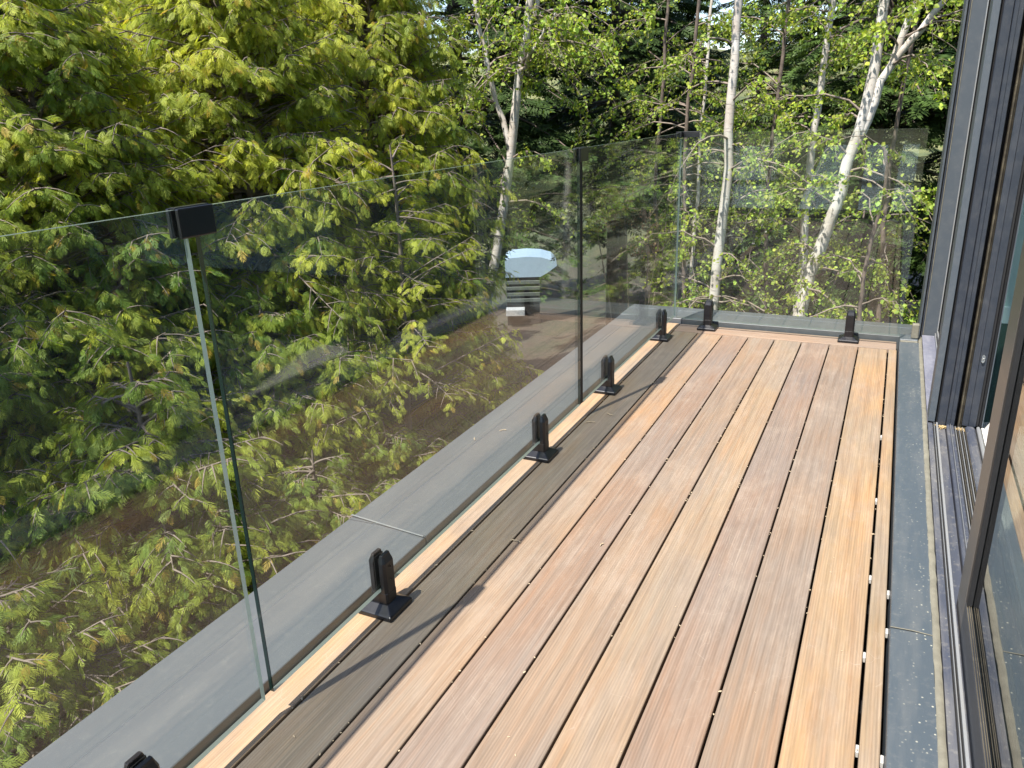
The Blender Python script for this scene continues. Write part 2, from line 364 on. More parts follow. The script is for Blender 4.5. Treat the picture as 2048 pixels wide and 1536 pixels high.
end.update(); bm = bmesh.new(); bm.from_mesh(end); bmesh.ops.recalc_face_normals(bm, faces=bm.faces); bm.to_mesh(end); bm.free()
# raised lap of the joint, slightly askew as on the roofers' seam
lap = prism_z("coping_lap", [(-0.389, 1.803), (-0.24, 1.788), (-0.096, 1.775), (-0.096, 1.780), (-0.24, 1.794), (-0.389, 1.809)], ZC + 0.0052, ZC + 0.0066)
link("coping_lap", lap, m_metal("scuffed coping joint", (0.17, 0.18, 0.185), 0.5, 0.2, 0.4), par)
hw = empty("house_wall", kind="structure")
MCLAD = m_plain("charcoal wall cladding", (0.05, 0.055, 0.06), 0.8, 12, 0.2)
link("wall_panel", box("wall_panel", -0.36, -0.11, -1.5, 4.9, -6.5, -0.145), MCLAD, hw)
link("wall_panel", box("wall_panel", -0.109, 6.0, 4.66, 4.9, -6.5, -0.145), MCLAD, hw)

# ------------------------------------------------------------------ glass railing
ZB, ZT, GX0 = 0.065, 1.121, -0.023
def glass_pane(name, x0, x1, y0, y1, z0, z1, mats, thin):
    me = box(name, x0, x1, y0, y1, z0, z1)
    t = empty("glass_balustrade", ((x0 + x1) / 2, (y0 + y1) / 2, z0))
    for v_ in me.vertices: v_.co -= t.location
    o = link("pane", me, mats, t)
    for p in me.polygons:
        p.material_index = 0 if abs(p.normal[thin]) > 0.9 else (2 if p.normal.y < -0.9 or (p.normal.y > 0.9 and 2 < y1 < 4) else 1)
    return t
T2 = 0.006
g = glass_pane("glass_panel", GX0 - T2, GX0 + T2, -0.45, 0.9985, ZB, ZT, [MGLASS, MEDGE, MEDGED], 0)
g["label"] = "clear frameless glass balustrade pane nearest the camera, ending under the big black clip"; g["category"] = "glass panel"; g["group"] = "glass balustrade panes"
g = glass_pane("glass_panel", GX0 - T2, GX0 + T2, 1.0255, 2.938, ZB, ZT, [MGLASS, MEDGE, MEDGED], 0)
g["label"] = "long clear balustrade pane between the two flat clips, passing the seam in the coping"; g["category"] = "glass panel"; g["group"] = "glass balustrade panes"
g = glass_pane("glass_panel", GX0 - T2, GX0 + T2, 2.966, 4.5615, ZB, ZT, [MGLASS, MEDGE, MEDGED], 0)
link("joint_seal", box("joint_seal", -0.0058, 0.0058, 2.9395 - g.location.y, 2.9650 - g.location.y, 0.002, ZT - ZB - 0.02), MRUB, g)
g["label"] = "clear side balustrade pane running from the second clip to the deck corner"; g["category"] = "glass panel"; g["group"] = "glass balustrade panes"
g = glass_pane("glass_panel", GX0 + T2 + 0.008, 1.213, 4.5495, 4.5615, ZB - 0.01, ZT, [MGLASS, MEDGE, MEDGED], 1)
g["label"] = "clear balustrade pane closing the far end of the deck in front of the birches"; g["category"] = "glass panel"; g["group"] = "glass balustrade panes"

def loft(name, rings):
    n = len(rings[0]); V = [p for r in rings for p in r]; F = []
    for k in range(len(rings) - 1):
        for i in range(n): F.append((k * n + i, k * n + (i + 1) % n, (k + 1) * n + (i + 1) % n, (k + 1) * n + i))
    F += [tuple(range(n))[::-1], tuple(range((len(rings) - 1) * n, len(rings) * n))]
    me = mesh_pd(name, V, F); bm = bmesh.new(); bm.from_mesh(me); bmesh.ops.recalc_face_normals(bm, faces=bm.faces)
    bmesh.ops.bevel(bm, geom=[e for e in bm.edges if e.calc_face_angle(0) > 0.25], offset=0.0008, segments=1, affect='EDGES')
    bm.to_mesh(me); bm.free(); return me
def sq(hx, hy, z, c=0.0):
    if c == 0: return [(-hx, -hy, z), (hx, -hy, z), (hx, hy, z), (-hx, hy, z)]
    return [(-hx + c, -hy, z), (hx - c, -hy, z), (hx, -hy + c, z), (hx, hy - c, z), (hx - c, hy, z), (-hx + c, hy, z), (-hx, hy - c, z), (-hx, -hy + c, z)]
SP = {
 "base_plate": loft("base_plate", [sq(0.0525, 0.0525, 0.0, 0.002), sq(0.0535, 0.0535, 0.002, 0.002), sq(0.0535, 0.0535, 0.012, 0.002), sq(0.0505, 0.0505, 0.0148, 0.002), sq(0.028, 0.026, 0.029, 0.002)]),
 "post": loft("post", [sq(0.0275, 0.0235, 0.022, 0.005), sq(0.0275, 0.0235, 0.060, 0.005)]),
}
def cheek(s):
    def ring(z, xo, hy, c): return [(s * 0.0085, -hy, z), (s * (xo - c), -hy, z), (s * xo, -hy + c, z), (s * xo, hy - c, z), (s * (xo - c), hy, z), (s * 0.0085, hy, z)]
    return loft("clamp_jaw", [ring(0.0595, 0.0275, 0.0235, 0.007), ring(0.150, 0.0275, 0.0235, 0.007), ring(0.166, 0.0205, 0.0185, 0.004), ring(0.172, 0.0185, 0.0165, 0.002)])
JA, JB = cheek(1), cheek(-1)
GK = box("gasket", 0.0063, 0.0084, -0.020, 0.020, 0.062, 0.163)
GK2 = box("gasket", -0.0084, -0.0063, -0.020, 0.020, 0.062, 0.163)
def disc_mesh(name, x, z, r=0.0042, depth=0.0014, n=10):
    V = [(x, r * math.cos(2 * math.pi * k / n), z + r * math.sin(2 * math.pi * k / n)) for k in range(n)] + [(x - depth * 0.2, 0.6 * r * math.cos(2 * math.pi * k / n), z + 0.6 * r * math.sin(2 * math.pi * k / n)) for k in range(n)] + [(x - depth, 0.5 * r * math.cos(2 * math.pi * k / n), z + 0.5 * r * math.sin(2 * math.pi * k / n)) for k in range(n)]
    F = [(i, (i + 1) % n, n + (i + 1) % n, n + i) for i in range(n)] + [(n + i, n + (i + 1) % n, 2 * n + (i + 1) % n, 2 * n + i) for i in range(n)] + [tuple(range(2 * n, 3 * n))]
    return mesh_pd(name, V, F)
SC1, SC2 = disc_mesh("screw", 0.0288, 0.136), disc_mesh("screw", 0.0288, 0.098)
for me in list(SP.values()) + [JA, JB]: me.materials.append(MBLACK)
for me in (GK, GK2): me.materials.append(MRUB)
for me in (SC1, SC2): me.materials.append(MBLACK)
def spigot(x, y, rz, label):
    t = empty("glass_spigot", (x, y, 0.0012), rz, label=label, category="glass clamp", group="black clamps holding the balustrade glass")
    link("base_plate", SP["base_plate"], None, t); link("post", SP["post"], None, t)
    link("clamp_jaw", JA, None, t); link("clamp_jaw", JB, None, t); link("gasket", GK, None, t); link("gasket", GK2, None, t)
    link("screw", SC1, None, t); link("screw", SC2, None, t); return t
spigot(GX0, 0.695, 0, "square based black glass clamp cut off by the bottom edge of the photo")
spigot(GX0, 1.460, 0, "largest fully visible black glass clamp, beside the seam in the grey coping")
spigot(GX0, 2.520, 0, "black glass clamp midway along the longest glass pane")
spigot(GX0, 3.313, 0, "black glass clamp on the side rail just beyond the second upright glass joint")
spigot(GX0, 4.255, 0, "black side-rail glass clamp nearest the far corner of the deck")
spigot(0.180, 4.555, -math.pi / 2, "black glass clamp of the end pane before the thin birch, near the corner")
spigot(0.958, 4.555, -math.pi / 2, "black glass clamp of the end pane close to the house frame")

def flat_clip(yc, label, hl=0.041):
    t = empty("glass_clip", (GX0, yc, 1.098), label=label, category="glass clip", group="flat black clips joining pane tops")
    for s in (1, -1):
        link("face_plate", box("face_plate", *( (0.0072, 0.0155) if s > 0 else (-0.0155, -0.0072) ), -hl, hl, -0.027, 0.0255, 0.003, 2), MBLACK, t)
    link("clip_cap", box("clip_cap", -0.0071, 0.0071, -hl + 0.003, hl - 0.003, 0.0235, 0.027, 0.0008), MBLACK, t)
    for s in (1, -1): link("gasket", box("gasket", min(s * 0.0062, s * 0.0071), max(s * 0.0062, s * 0.0071), -hl + 0.004, hl - 0.004, -0.024, 0.022), MRUB, t)
    return t
flat_clip(1.018, "large flat black clip across the first pane joint, against the cedars")
flat_clip(2.965, "smaller-looking flat black clip on top of the second upright glass joint", 0.046)
t = empty("corner_clip", (GX0, 4.555, 1.108), label="slim black L-shaped clip capping the glass at the far corner", category="glass clip")
link("arm", box("arm", -0.0155, 0.104, -0.0155, 0.0155, 0.0135, 0.020, 0.0015), MBLACK, t)
link("arm", box("arm", -0.0155, 0.0155, -0.060, -0.0160, 0.0135, 0.020, 0.0015), MBLACK, t)
link("lip", box("lip", 0.016, 0.104, -0.0155, -0.0072, -0.012, 0.0133, 0.001), MBLACK, t)
link("lip", box("lip", 0.0072, 0.0155, -0.060, -0.0160, -0.012, 0.0133, 0.001), MBLACK, t)
link("lip", box("lip", -0.0155, -0.0072, -0.060, 0.0155, -0.012, 0.0133, 0.001), MBLACK, t)

# ------------------------------------------------------------------ sill, track and frames on the house side
sill = empty("door_sill", kind="structure")
def flash(y0, y1, dz=0.0):
    return prism_y("flashing", [(1.2115, -0.15), (1.2115, 0.026 + dz), (1.2135, 0.0285 + dz), (1.300, 0.031 + dz), (1.304, 0.031 + dz), (1.304, -0.15)], y0, y1)
link("flashing", flash(-1.0, 1.850), MFLASH, sill)
link("flashing", flash(1.852, 4.515, 0.0012), MFLASH, sill)
link("flashing_seam", prism_z("flashing_seam", [(1.2117, 1.846), (1.26, 1.850), (1.3035, 1.847), (1.3035, 1.8495), (1.26, 1.8525), (1.2117, 1.849)], 0.0325, 0.0335), MCAULK, sill)
# sealant bead: an uneven strip
ys = np.arange(-1.0, 4.66, 0.03); V = []; F = []
for k, y in enumerate(ys):
    w0 = random.uniform(-0.0010, 0.0010); w1 = random.uniform(-0.001, 0.001); h = random.uniform(-0.0006, 0.0008)
    V += [(1.3035 + w0, y, 0.0325), (1.307 + w0, y, 0.0347 + h), (1.315 + w1, y, 0.0350 + h), (1.3200 + w1, y, 0.032)]
    if k: F += [(4 * k - 4 + i, 4 * k - 3 + i, 4 * k + 1 + i, 4 * k + i) for i in range(3)]
link("sealant_bead", mesh_pd("sealant_bead", V, F, True), MCAULK, sill)
link("sealant_bead", box("sealant_bead", 1.2145, 1.300, 4.5165, 4.530, 0.0, 0.037, 0.003), MCAULK, sill)
# extra grey upstand between end coping and flashing
link("corner_flashing", box("corner_flashing", 1.2115, 1.300, 4.5325, 4.639, -0.1, 0.041, 0.003), MFLASH, sill)
link("corner_flashing", box("corner_flashing", 1.265, 1.300, 4.56, 4.60, 0.0415, 0.12, 0.004), MCAULK, sill)
Y0, Y1 = -1.0, 3.329
def strip(x0, x1, z0, z1, mat, nm, y0=Y0, y1=Y1, bev=0.0008): return link(nm, box(nm, x0, x1, y0, y1, z0, z1, bev), mat, sill)
strip(1.3228, 1.3400, -0.03, 0.031, MTRACK, "track_ledge")
strip(1.3405, 1.3440, -0.03, 0.022, MGROOVE, "track_groove")
strip(1.3445, 1.3465, -0.03, 0.035, MRIB, "track_rib")
strip(1.3470, 1.3510, -0.03, 0.024, MGROOVE, "track_groove")
strip(1.3515, 1.3585, -0.03, 0.036, MRIB, "track_rib")
strip(1.3590, 1.3860, -0.03, 0.018, MTRACK, "track_channel")
strip(1.3865, 1.3885, -0.03, 0.010, MGROOVE, "track_groove")
strip(1.3890, 1.4010, -0.03, 0.034, MTRACK, "track_ledge", bev=0.003)
strip(1.4013, 1.4030, -0.03, 0.038, MRIB, "track_rib")
strip(1.4033, 1.4150, -0.03, 0.033, MTRACK, "track_ledge", bev=0.003)
xx = 1.4155
for k in range(6):
    strip(xx, xx + 0.0035, -0.03, 0.021, MGROOVE, "track_groove"); strip(xx + 0.0038, xx + 0.0062, -0.03, 0.029, MBEAD if k % 2 else MRIB, "track_rib"); xx += 0.0066
strip(1.4555, 1.4880, -0.03, 0.036, MRIB if False else MTRACK, "track_ledge", bev=0.006)
strip(1.4884, 1.4925, -0.03, 0.026, MGROOVE, "track_groove")
strip(1.4930, 1.5060, -0.03, 0.038, MRIB, "track_rib", bev=0.004)
strip(1.5065, 1.5100, -0.03, 0.025, MGROOVE, "track_groove")
strip(1.5105, 1.5180, -0.03, 0.034, MWHITE, "threshold_strip")
# dirt heaped at the track ends, under the post
bm = bmesh.new(); rng = np.random.default_rng(11)
for k in range(150):
    cx = rng.choice([1.372, 1.436]) + rng.normal(0, 0.009); cyy = 3.325 - abs(rng.normal(0, 0.012)); r = rng.uniform(0.0012, 0.003)
    bmesh.ops.create_icosphere(bm, subdivisions=1, radius=r, matrix=Matrix.Translation((cx, cyy, 0.021 + rng.uniform(0, 0.006))) @ Matrix.Diagonal((1, 2.0, 0.6, 1)))
me = bpy.data.meshes.new("track_debris"); bm.to_mesh(me); bm.free(); link("track_debris", me, m_plain("straw coloured dirt", (0.45, 0.33, 0.16), 0.9), None, kind="stuff")
# sill beyond the post, with upturned ridge
strip(1.3228, 1.3830, -0.03, 0.030, MSILL, "sill_face", 3.452, 4.698)
strip(1.3835, 1.3875, -0.03, 0.046, MRIB, "sill_ridge", 3.452, 4.698)
strip(1.3880, 1.3930, -0.03, 0.030, MGROOVE, "sill_groove", 3.452, 4.698)
strip(1.3935, 1.3990, -0.03, 0.058, MRIB, "sill_ridge", 3.452, 4.698)
strip(1.3995, 1.4500, -0.03, 0.045, MFRAME, "sill_face", 3.452, 4.698)

HT = 2.75
df = empty("door_frame", kind="structure")
def post(nm, pts, mat, z0=0.012, z1=HT): return link(nm, prism_z(nm, pts, z0, z1), mat, df)
# mullion at the far side of the doorway, one member per profile
post("mullion_trim", [(1.3235, 3.452), (1.3235, 3.334), (1.3465, 3.331), (1.3465, 3.452)], MFRAME2, 0.036)
post("mullion_groove", [(1.3470, 3.452), (1.3470, 3.352), (1.3560, 3.352), (1.3560, 3.452)], MGROOVE, 0.02)
post("mullion_face", [(1.3565, 3.452), (1.3565, 3.336), (1.3590, 3.333), (1.3850, 3.333), (1.3875, 3.336), (1.3875, 3.452)], MFRAME)
post("mullion_face", [(1.3880, 3.452), (1.3880, 3.324), (1.3905, 3.322), (1.4005, 3.322), (1.4005, 3.326), (1.4020, 3.326), (1.4020, 3.322), (1.4150, 3.322), (1.4165, 3.326), (1.4165, 3.452)], MFRAME, 0.034)
post("mullion_groove", [(1.4170, 3.452), (1.4170, 3.375), (1.4300, 3.375), (1.4300, 3.452)], MGROOVE)
post("mullion_seal", [(1.4305, 3.452), (1.4305, 3.342), (1.4355, 3.338), (1.4370, 3.348), (1.4380, 3.338), (1.4430, 3.344), (1.4430, 3.452)], MBEAD)
post("mullion_face", [(1.4435, 3.452), (1.4435, 3.333), (1.4640, 3.330), (1.4640, 3.337), (1.4655, 3.337), (1.4655, 3.330), (1.4900, 3.332), (1.4900, 3.452)], MFRAME, 0.034)
post("mullion_seal", [(1.4905, 3.452), (1.4905, 3.340), (1.4990, 3.338), (1.5010, 3.348), (1.5030, 3.338), (1.5110, 3.342), (1.5110, 3.452)], MRUB, 0.034)
post("mullion_face", [(1.5115, 3.452), (1.5115, 3.339), (1.5150, 3.339), (1.5150, 3.452)], MFRAME2, 0.034)
# small steel striker on the mullion
st = empty("latch_striker", (1.476, 3.328, 0.315), label="small bright steel oval latch plate on the black door mullion", category="latch plate")
ring = [(0.0058 * math.cos(a), 0.010 * max(-1, min(1, math.sin(a) * 1.0)) + (0.006 if math.sin(a) > 0 else -0.006)) for a in np.linspace(0, 2 * math.pi, 17)[:-1]]
nR_ = len(ring); V = [(x, 0, z) for x, z in ring] + [(x, -0.005, z) for x, z in ring] + [(x * 0.55, -0.005, z * 0.72) for x, z in ring] + [(x * 0.55, -0.001, z * 0.72) for x, z in ring]
F = []
for k in range(3): F += [(k * nR_ + i, k * nR_ + (i + 1) % nR_, (k + 1) * nR_ + (i + 1) % nR_, (k + 1) * nR_ + i) for i in range(nR_)]
F += [tuple(range(3 * nR_, 4 * nR_))]
link("striker_plate", mesh_pd("striker_plate", V, F), MSTEEL, st)
link("screw", box("screw", -0.0030, 0.0030, -0.0065, -0.0012, -0.0025, 0.0035, 0.001), MSTEEL, st)
# far end frame of the fixed window
for (a, bq, y, mt, nm) in ((1.3020, 1.3105, 4.700, MFRAME2, "frame_trim"), (1.3110, 1.3170, 4.716, MGROOVE, "frame_groove"), (1.3175, 1.3240, 4.700, MFRAME, "frame_trim"), (1.3245, 1.3285, 4.704, MCAULK, "frame_sealant"),
                          (1.3290, 1.3920, 4.708, MFRAME2, "frame_face"), (1.3925, 1.3975, 4.704, MRIB, "frame_bead"), (1.3980, 1.4080, 4.722, MGROOVE, "frame_groove"), (1.4085, 1.4250, 4.706, MFRAME, "frame_face"), (1.4255, 1.52, 4.71, MFRAME, "frame_face")):
    post(nm, [(a, y), (bq, y), (bq, 4.90), (a, 4.90)], mt, 0.0)
post("frame_back", [(1.305, 4.901), (1.52, 4.901), (1.52, 5.02), (1.305, 5.02)], MFRAME2, -0.14)
link("fixed_glass", box("fixed_glass", 1.428, 1.436, 3.453, 4.7035, 0.046, HT), MDOORGL, df)
post("frame_bead", [(1.405, 3.4535), (1.427, 3.4535), (1.427, 3.475), (1.405, 3.475)], MRUB, 0.046)

# sliding door leaf standing open toward the camera
dr = empty("sliding_door", (1.364, 0.5, 0.018), label="dark aluminium sliding glass door leaf reflecting the deck planks, near right edge", category="sliding door")
def dpart(nm, pts_fn, mat): return link(nm, pts_fn, mat, dr)
DY0, DY1 = -1.45, 1.525
MSTILE = m_metal("bronze grey door frame", (0.075, 0.068, 0.062), 0.35, 0.0, 0.25, (0.20, 0.18, 0.15, 1))
dpart("stile", box("stile", 0.0, 0.0125, DY1 - 0.135, DY1, 0.001, 2.70, 0.001), MSTILE)
dpart("stile_return", box("stile_return", 0.0128, 0.055, DY1 - 0.03, DY1 - 0.001, 0.001, 2.70, 0.001), MFRAME)
dpart("bottom_rail", box("bottom_rail", 0.0, 0.0125, DY0, DY1 - 0.136, 0.0, 0.100, 0.001), MFRAME)
dpart("glazing_seal", box("glazing_seal", 0.0005, 0.0120, DY1 - 0.160, DY1 - 0.1365, 0.1045, 2.70, 0.0008), MRUB)
for k, (z, x) in enumerate(((0.1015, 0.001), (0.1045, 0.0048), (0.1035, 0.009))):
    dpart("glazing_bead", box("glazing_bead", x, x + 0.0018, DY0, DY1 - 0.137, 0.1003, z + 0.0015, 0.0005), MBEAD)
dpart("glass", box("glass", 0.0130, 0.0190, DY0, DY1 - 0.032, 0.05, 2.68), MDOORGL)
link("stile_seal", box("stile_seal", 0.0200, 0.0240, DY1 - 0.13, DY1 - 0.034, 0.05, 2.68), MRUB, dr)

# ------------------------------------------------------------------ interior seen through the open door
room = empty("room", kind="structure")
MTEAL = m_plain("pale green wall paint", (0.50, 0.66, 0.61), 0.6, 4, 0.05, 0.02)
MCARP = m_plain("dark green carpet", (0.035, 0.075, 0.06), 0.95, 120, 0.6, 0.5)
MPALE = m_plain("pale stone floor", (0.45, 0.44, 0.42), 0.6, 20, 0.1)
link("floor", box("floor", 1.5185, 6.0, -1.5, 3.452, -0.10, 0.016), MPALE, room)
link("carpet", box("carpet", 1.5185, 6.0, 3.4525, 5.15, -0.10, 0.018), MCARP, room)
link("wall", box("wall", 1.5205, 6.0, 5.151, 5.25, -0.10, 2.8), MTEAL, room)
link("skirting", box("skirting", 1.5205, 6.0, 5.137, 5.1505, 0.019, 0.12, 0.003), m_plain("white skirting", (0.62, 0.76, 0.72), 0.5, 10, 0.05), room)
link("ceiling", box("ceiling", 1.53, 6.0, -1.5, 5.25, 2.82, 2.95), m_plain("ceiling paint", (0.7, 0.7, 0.68), 0.8), room)
link("lintel", box("lintel", 1.30, 1.529, -1.5, 5.02, 2.752, 2.98), MFRAME2, room)

# stand-in screen added behind the camera for pale reflections in the end pane
scr = empty("stand_in_screen", (0.0, -0.56, 0.0), label="low dark stand-in screen with frosted panes added behind the deck's near end, mirrored in the end glass", category="screen")
MFROST = NB("frosted pane"); tlm = MFROST.n("BsdfTranslucent"); tlm.inputs[0].default_value = (0.86, 0.95, 0.95, 1)
dfm = MFROST.n("BsdfDiffuse"); dfm.inputs[0].default_value = (0.55, 0.68, 0.68, 1); mxm = MFROST.n("MixShader"); mxm.inputs[0].default_value = 0.15
MFROST.l(tlm.outputs[0], mxm.inputs[1]); MFROST.l(dfm.outputs[0], mxm.inputs[2]); MFROST.l(mxm.outputs[0], MFROST.out.inputs[0]); MFROST = MFROST.m
link("screen_frame", box("screen_frame", -0.9, 1.5, -0.03, -0.012, 0.0, 0.10), MFRAME, scr)
link("screen_frame", box("screen_frame", -0.9, 1.5, -0.03, -0.012, 0.40, 0.425), MFRAME, scr)
for a, bq, lean in ((-0.75, -0.12, 0.22), (0.10, 0.62, 0.25), (0.74, 0.98, 0.03), (1.07, 1.28, 0.05)):
    link("frosted_pane", mesh_pd("frosted_pane", [(a, 0, 0.10), (bq - lean * 0.2, 0, 0.10), (bq, 0, 0.80), (a + lean, 0, 0.80), (a, -0.008, 0.10), (bq - lean * 0.2, -0.008, 0.10), (bq, -0.008, 0.80), (a + lean, -0.008, 0.80)],
         [(0, 1, 2, 3), (7, 6, 5, 4), (0, 4, 5, 1), (1, 5, 6, 2), (2, 6, 7, 3), (3, 7, 4, 0)]), MFROST, scr)

# ------------------------------------------------------------------ vegetation generators
def nrm(a): return a / (np.linalg.norm(a, axis=-1, keepdims=True) + 1e-9)
def spray_template(pairs, lobes, width, ang=0.75, seed=0, curl=0.22):
    """flat conifer spray: unit length along +x, returns V (n,3), Q (m,4)"""
    rg = np.random.default_rng(seed); V = []; Q = []
    def blade(p, d, L, w, z):
        d = d / np.linalg.norm(d); s = np.array([-d[1], d[0], 0]); b0 = len(V)
        V.extend([p, p + d * L * 0.45 + s * w, p + d * L + np.array([0, 0, z]), p + d * L * 0.45 - s * w]); Q.append([b0, b0 + 1, b0 + 2, b0 + 3])
    ax = np.array([1.0, 0, 0])
    for i in range(pairs):
        t = 0.08 + 0.82 * i / pairs
        for s in (-1, 1):
            tt = t + (0.04 if s > 0 else 0); a = s * (ang + rg.uniform(-.15, .15)); L = (0.52 * (1 - tt) ** 0.8 + 0.10) * rg.uniform(0.8, 1.2)
            d = np.array([math.cos(a), math.sin(a), 0]); p = ax * tt; blade(p, d, L, width, rg.uniform(-.05, .02))
            for k in range(lobes):
                q = p + d * L * (0.35 + 0.35 * k); a2 = a - s * 0.55 if k % 2 == 0 else a + s * 0.5
                blade(q, np.array([math.cos(a2), math.sin(a2), 0]), L * 0.5, width * 0.8, rg.uniform(-.05, .02))
    blade(ax * 0.85, ax, 0.2, width, 0); blade(ax * 0.0, ax, 0.9, width * 0.5, 0)
    V = np.array(V); V[:, 2] -= curl * V[:, 0] ** 2 + 0.25 * V[:, 1] ** 2; return V, np.array(Q)
def place(tmpls, P, D, N, Sc, Cc, rg, tipcol=None):
    D = nrm(D); N = N - (N * D).sum(1, keepdims=True) * D; N = nrm(N); B = np.cross(N, D)
    Vs = []; Qs = []; Cs = []; base = 0; which = rg.integers(0, len(tmpls), len(P))
    for k, (tv, tq) in enumerate(tmpls):
        m = which == k; n = m.sum()
        if n == 0: continue
        W_ = P[m][:, None, :] + Sc[m][:, None, None] * (tv[None, :, 0:1] * D[m][:, None, :] + tv[None, :, 1:2] * B[m][:, None, :] + tv[None, :, 2:3] * N[m][:, None, :])
        Vs.append(W_.reshape(-1, 3)); Qs.append((tq[None] + (np.arange(n) * len(tv))[:, None, None]).reshape(-1, 4) + base); base += n * len(tv)
        col = Cc[m][:, None, :]
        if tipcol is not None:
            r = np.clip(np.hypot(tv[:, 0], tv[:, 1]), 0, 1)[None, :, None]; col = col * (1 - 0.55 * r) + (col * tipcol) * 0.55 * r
        else: col = np.repeat(col, len(tv), 1)
        Cs.append(np.broadcast_to(col, W_.shape).reshape(-1, 3))
    return np.concatenate(Vs), np.concatenate(Qs), np.concatenate(Cs)

TC = [spray_template(6, 0, 0.033, 0.62, s, 0.30) for s in range(4)]
TH = [spray_template(5, 0, 0.060, 0.9, s + 10, 0.12) for s in range(2)]

def cedar(seed, H=6.4, Rm=1.15, nb=150, scale=0.125, gold=0.5, bare=0.0, h0=0.35, twn=(9, 15)):
    """arborvitae: returns (crown mesh, wood mesh)"""
    rg = np.random.default_rng(seed); P = []; D = []; N = []; Sz = []; Cc = []; wood = []
    lean = rg.uniform(-0.03, 0.03, 2)
    tz = np.linspace(0, H, 14); tp = np.stack([lean[0] * tz + 0.03 * np.sin(tz * 1.3 + seed), lean[1] * tz + 0.03 * np.cos(tz * 1.1), tz], 1)
    wood.append((tp, 0.052 * (1 - tz / H) ** 0.8 + 0.006))
    for k in range(nb):
        u = (k + rg.uniform(0, 1)) / nb; h = h0 + (H - h0 - 0.1) * u ** 0.92; az = rg.uniform(0, 2 * math.pi)
        L = Rm * (0.30 + 0.70 * min(1, (1 - u) * 1.7)) * rg.uniform(0.72, 1.10)
        if u > 0.9: L *= 0.6
        s = np.linspace(0, 1, 8); up = rg.uniform(-0.40, 0.62) + 0.45 * u; o = np.array([np.interp(h, tz, tp[:, 0]), np.interp(h, tz, tp[:, 1]), h])
        dr_ = np.array([math.cos(az), math.sin(az), 0]); sd = np.array([-math.sin(az), math.cos(az), 0]); bend = rg.uniform(-0.25, 0.25)
        pts = o + (L * s)[:, None] * dr_ + (L * (up * s - 0.42 * s ** 2 + 0.18 * s ** 3))[:, None] * np.array([0, 0, 1.]) + (L * bend * s ** 2)[:, None] * sd
        wood.append((pts, 0.0080 * (1 - s) + 0.0020))
        nt_ = rg.integers(*twn); cbase = rg.uniform(0, 1); goldk = np.clip(gold + rg.normal(0, 0.22) + 0.22 * (u - 0.5), 0, 1)
        for j in range(nt_):
            t = 0.42 + 0.58 * (j + rg.uniform(0, 1)) / nt_; bp = np.array([np.interp(t, s, pts[:, i]) for i in range(3)])
            side = 1 if j % 2 else -1; tl = L * 0.24 * (1.15 - 0.5 * t) * rg.uniform(0.6, 1.25) + 0.04
            a = side * rg.uniform(0.5, 1.1); td = nrm(dr_ * math.cos(a) + sd * math.sin(a) + np.array([0, 0, rg.uniform(-0.25, 0.25)]))
            q = np.linspace(0, 1, 4); tpts = bp + (tl * q)[:, None] * td + (-0.35 * tl * q ** 2)[:, None] * np.array([0, 0, 1.])
            if rg.uniform() < 0.75: wood.append((tpts, 0.0036 * (1 - q) + 0.0012))
            if rg.uniform() < bare: continue
            nsp = max(6, int(tl / 0.0185))
            for r in range(nsp):
                tt = (r + rg.uniform(0.2, 1)) / nsp; pp = bp + tl * tt * td - np.array([0, 0, 0.35 * tl * tt ** 2]) + rg.normal(0, 0.010, 3)
                s2 = 1 if r % 2 else -1; aa_ = s2 * rg.uniform(0.15, 0.9); base_d = td * math.cos(aa_) + np.cross([0, 0, 1], td) * math.sin(aa_)
                P.append(pp); D.append(base_d + np.array([0, 0, -rg.uniform(0.1, 1.5)])); N.append(np.array([0, 0, 1.0]) * rg.uniform(0.5, 1.2) + dr_ * rg.uniform(0.1, 0.7) + rg.normal(0, 0.35, 3))
                Sz.append(scale * rg.uniform(0.65, 1.25))
                g_ = np.clip(goldk + rg.normal(0, 0.12) + 0.15 * (t - 0.6), 0, 1)
                green = np.array([0.125, 0.215, 0.038]); gld = np.array([0.43, 0.47, 0.065]); orange = np.array([0.42, 0.24, 0.05])
                c_ = green * (1 - g_) + gld * g_
                if rg.uniform() < 0.05: c_ = c_ * 0.4 + orange * 0.6
                Cc.append(c_ * rg.uniform(0.78, 1.22))
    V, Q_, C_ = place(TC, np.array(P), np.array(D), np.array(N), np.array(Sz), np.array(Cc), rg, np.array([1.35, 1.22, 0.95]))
    wv, wq = tubes(wood, 5)
    return np_mesh("crown", V, Q_, C_), np_mesh("branches", wv, wq, smooth=True), len(P)

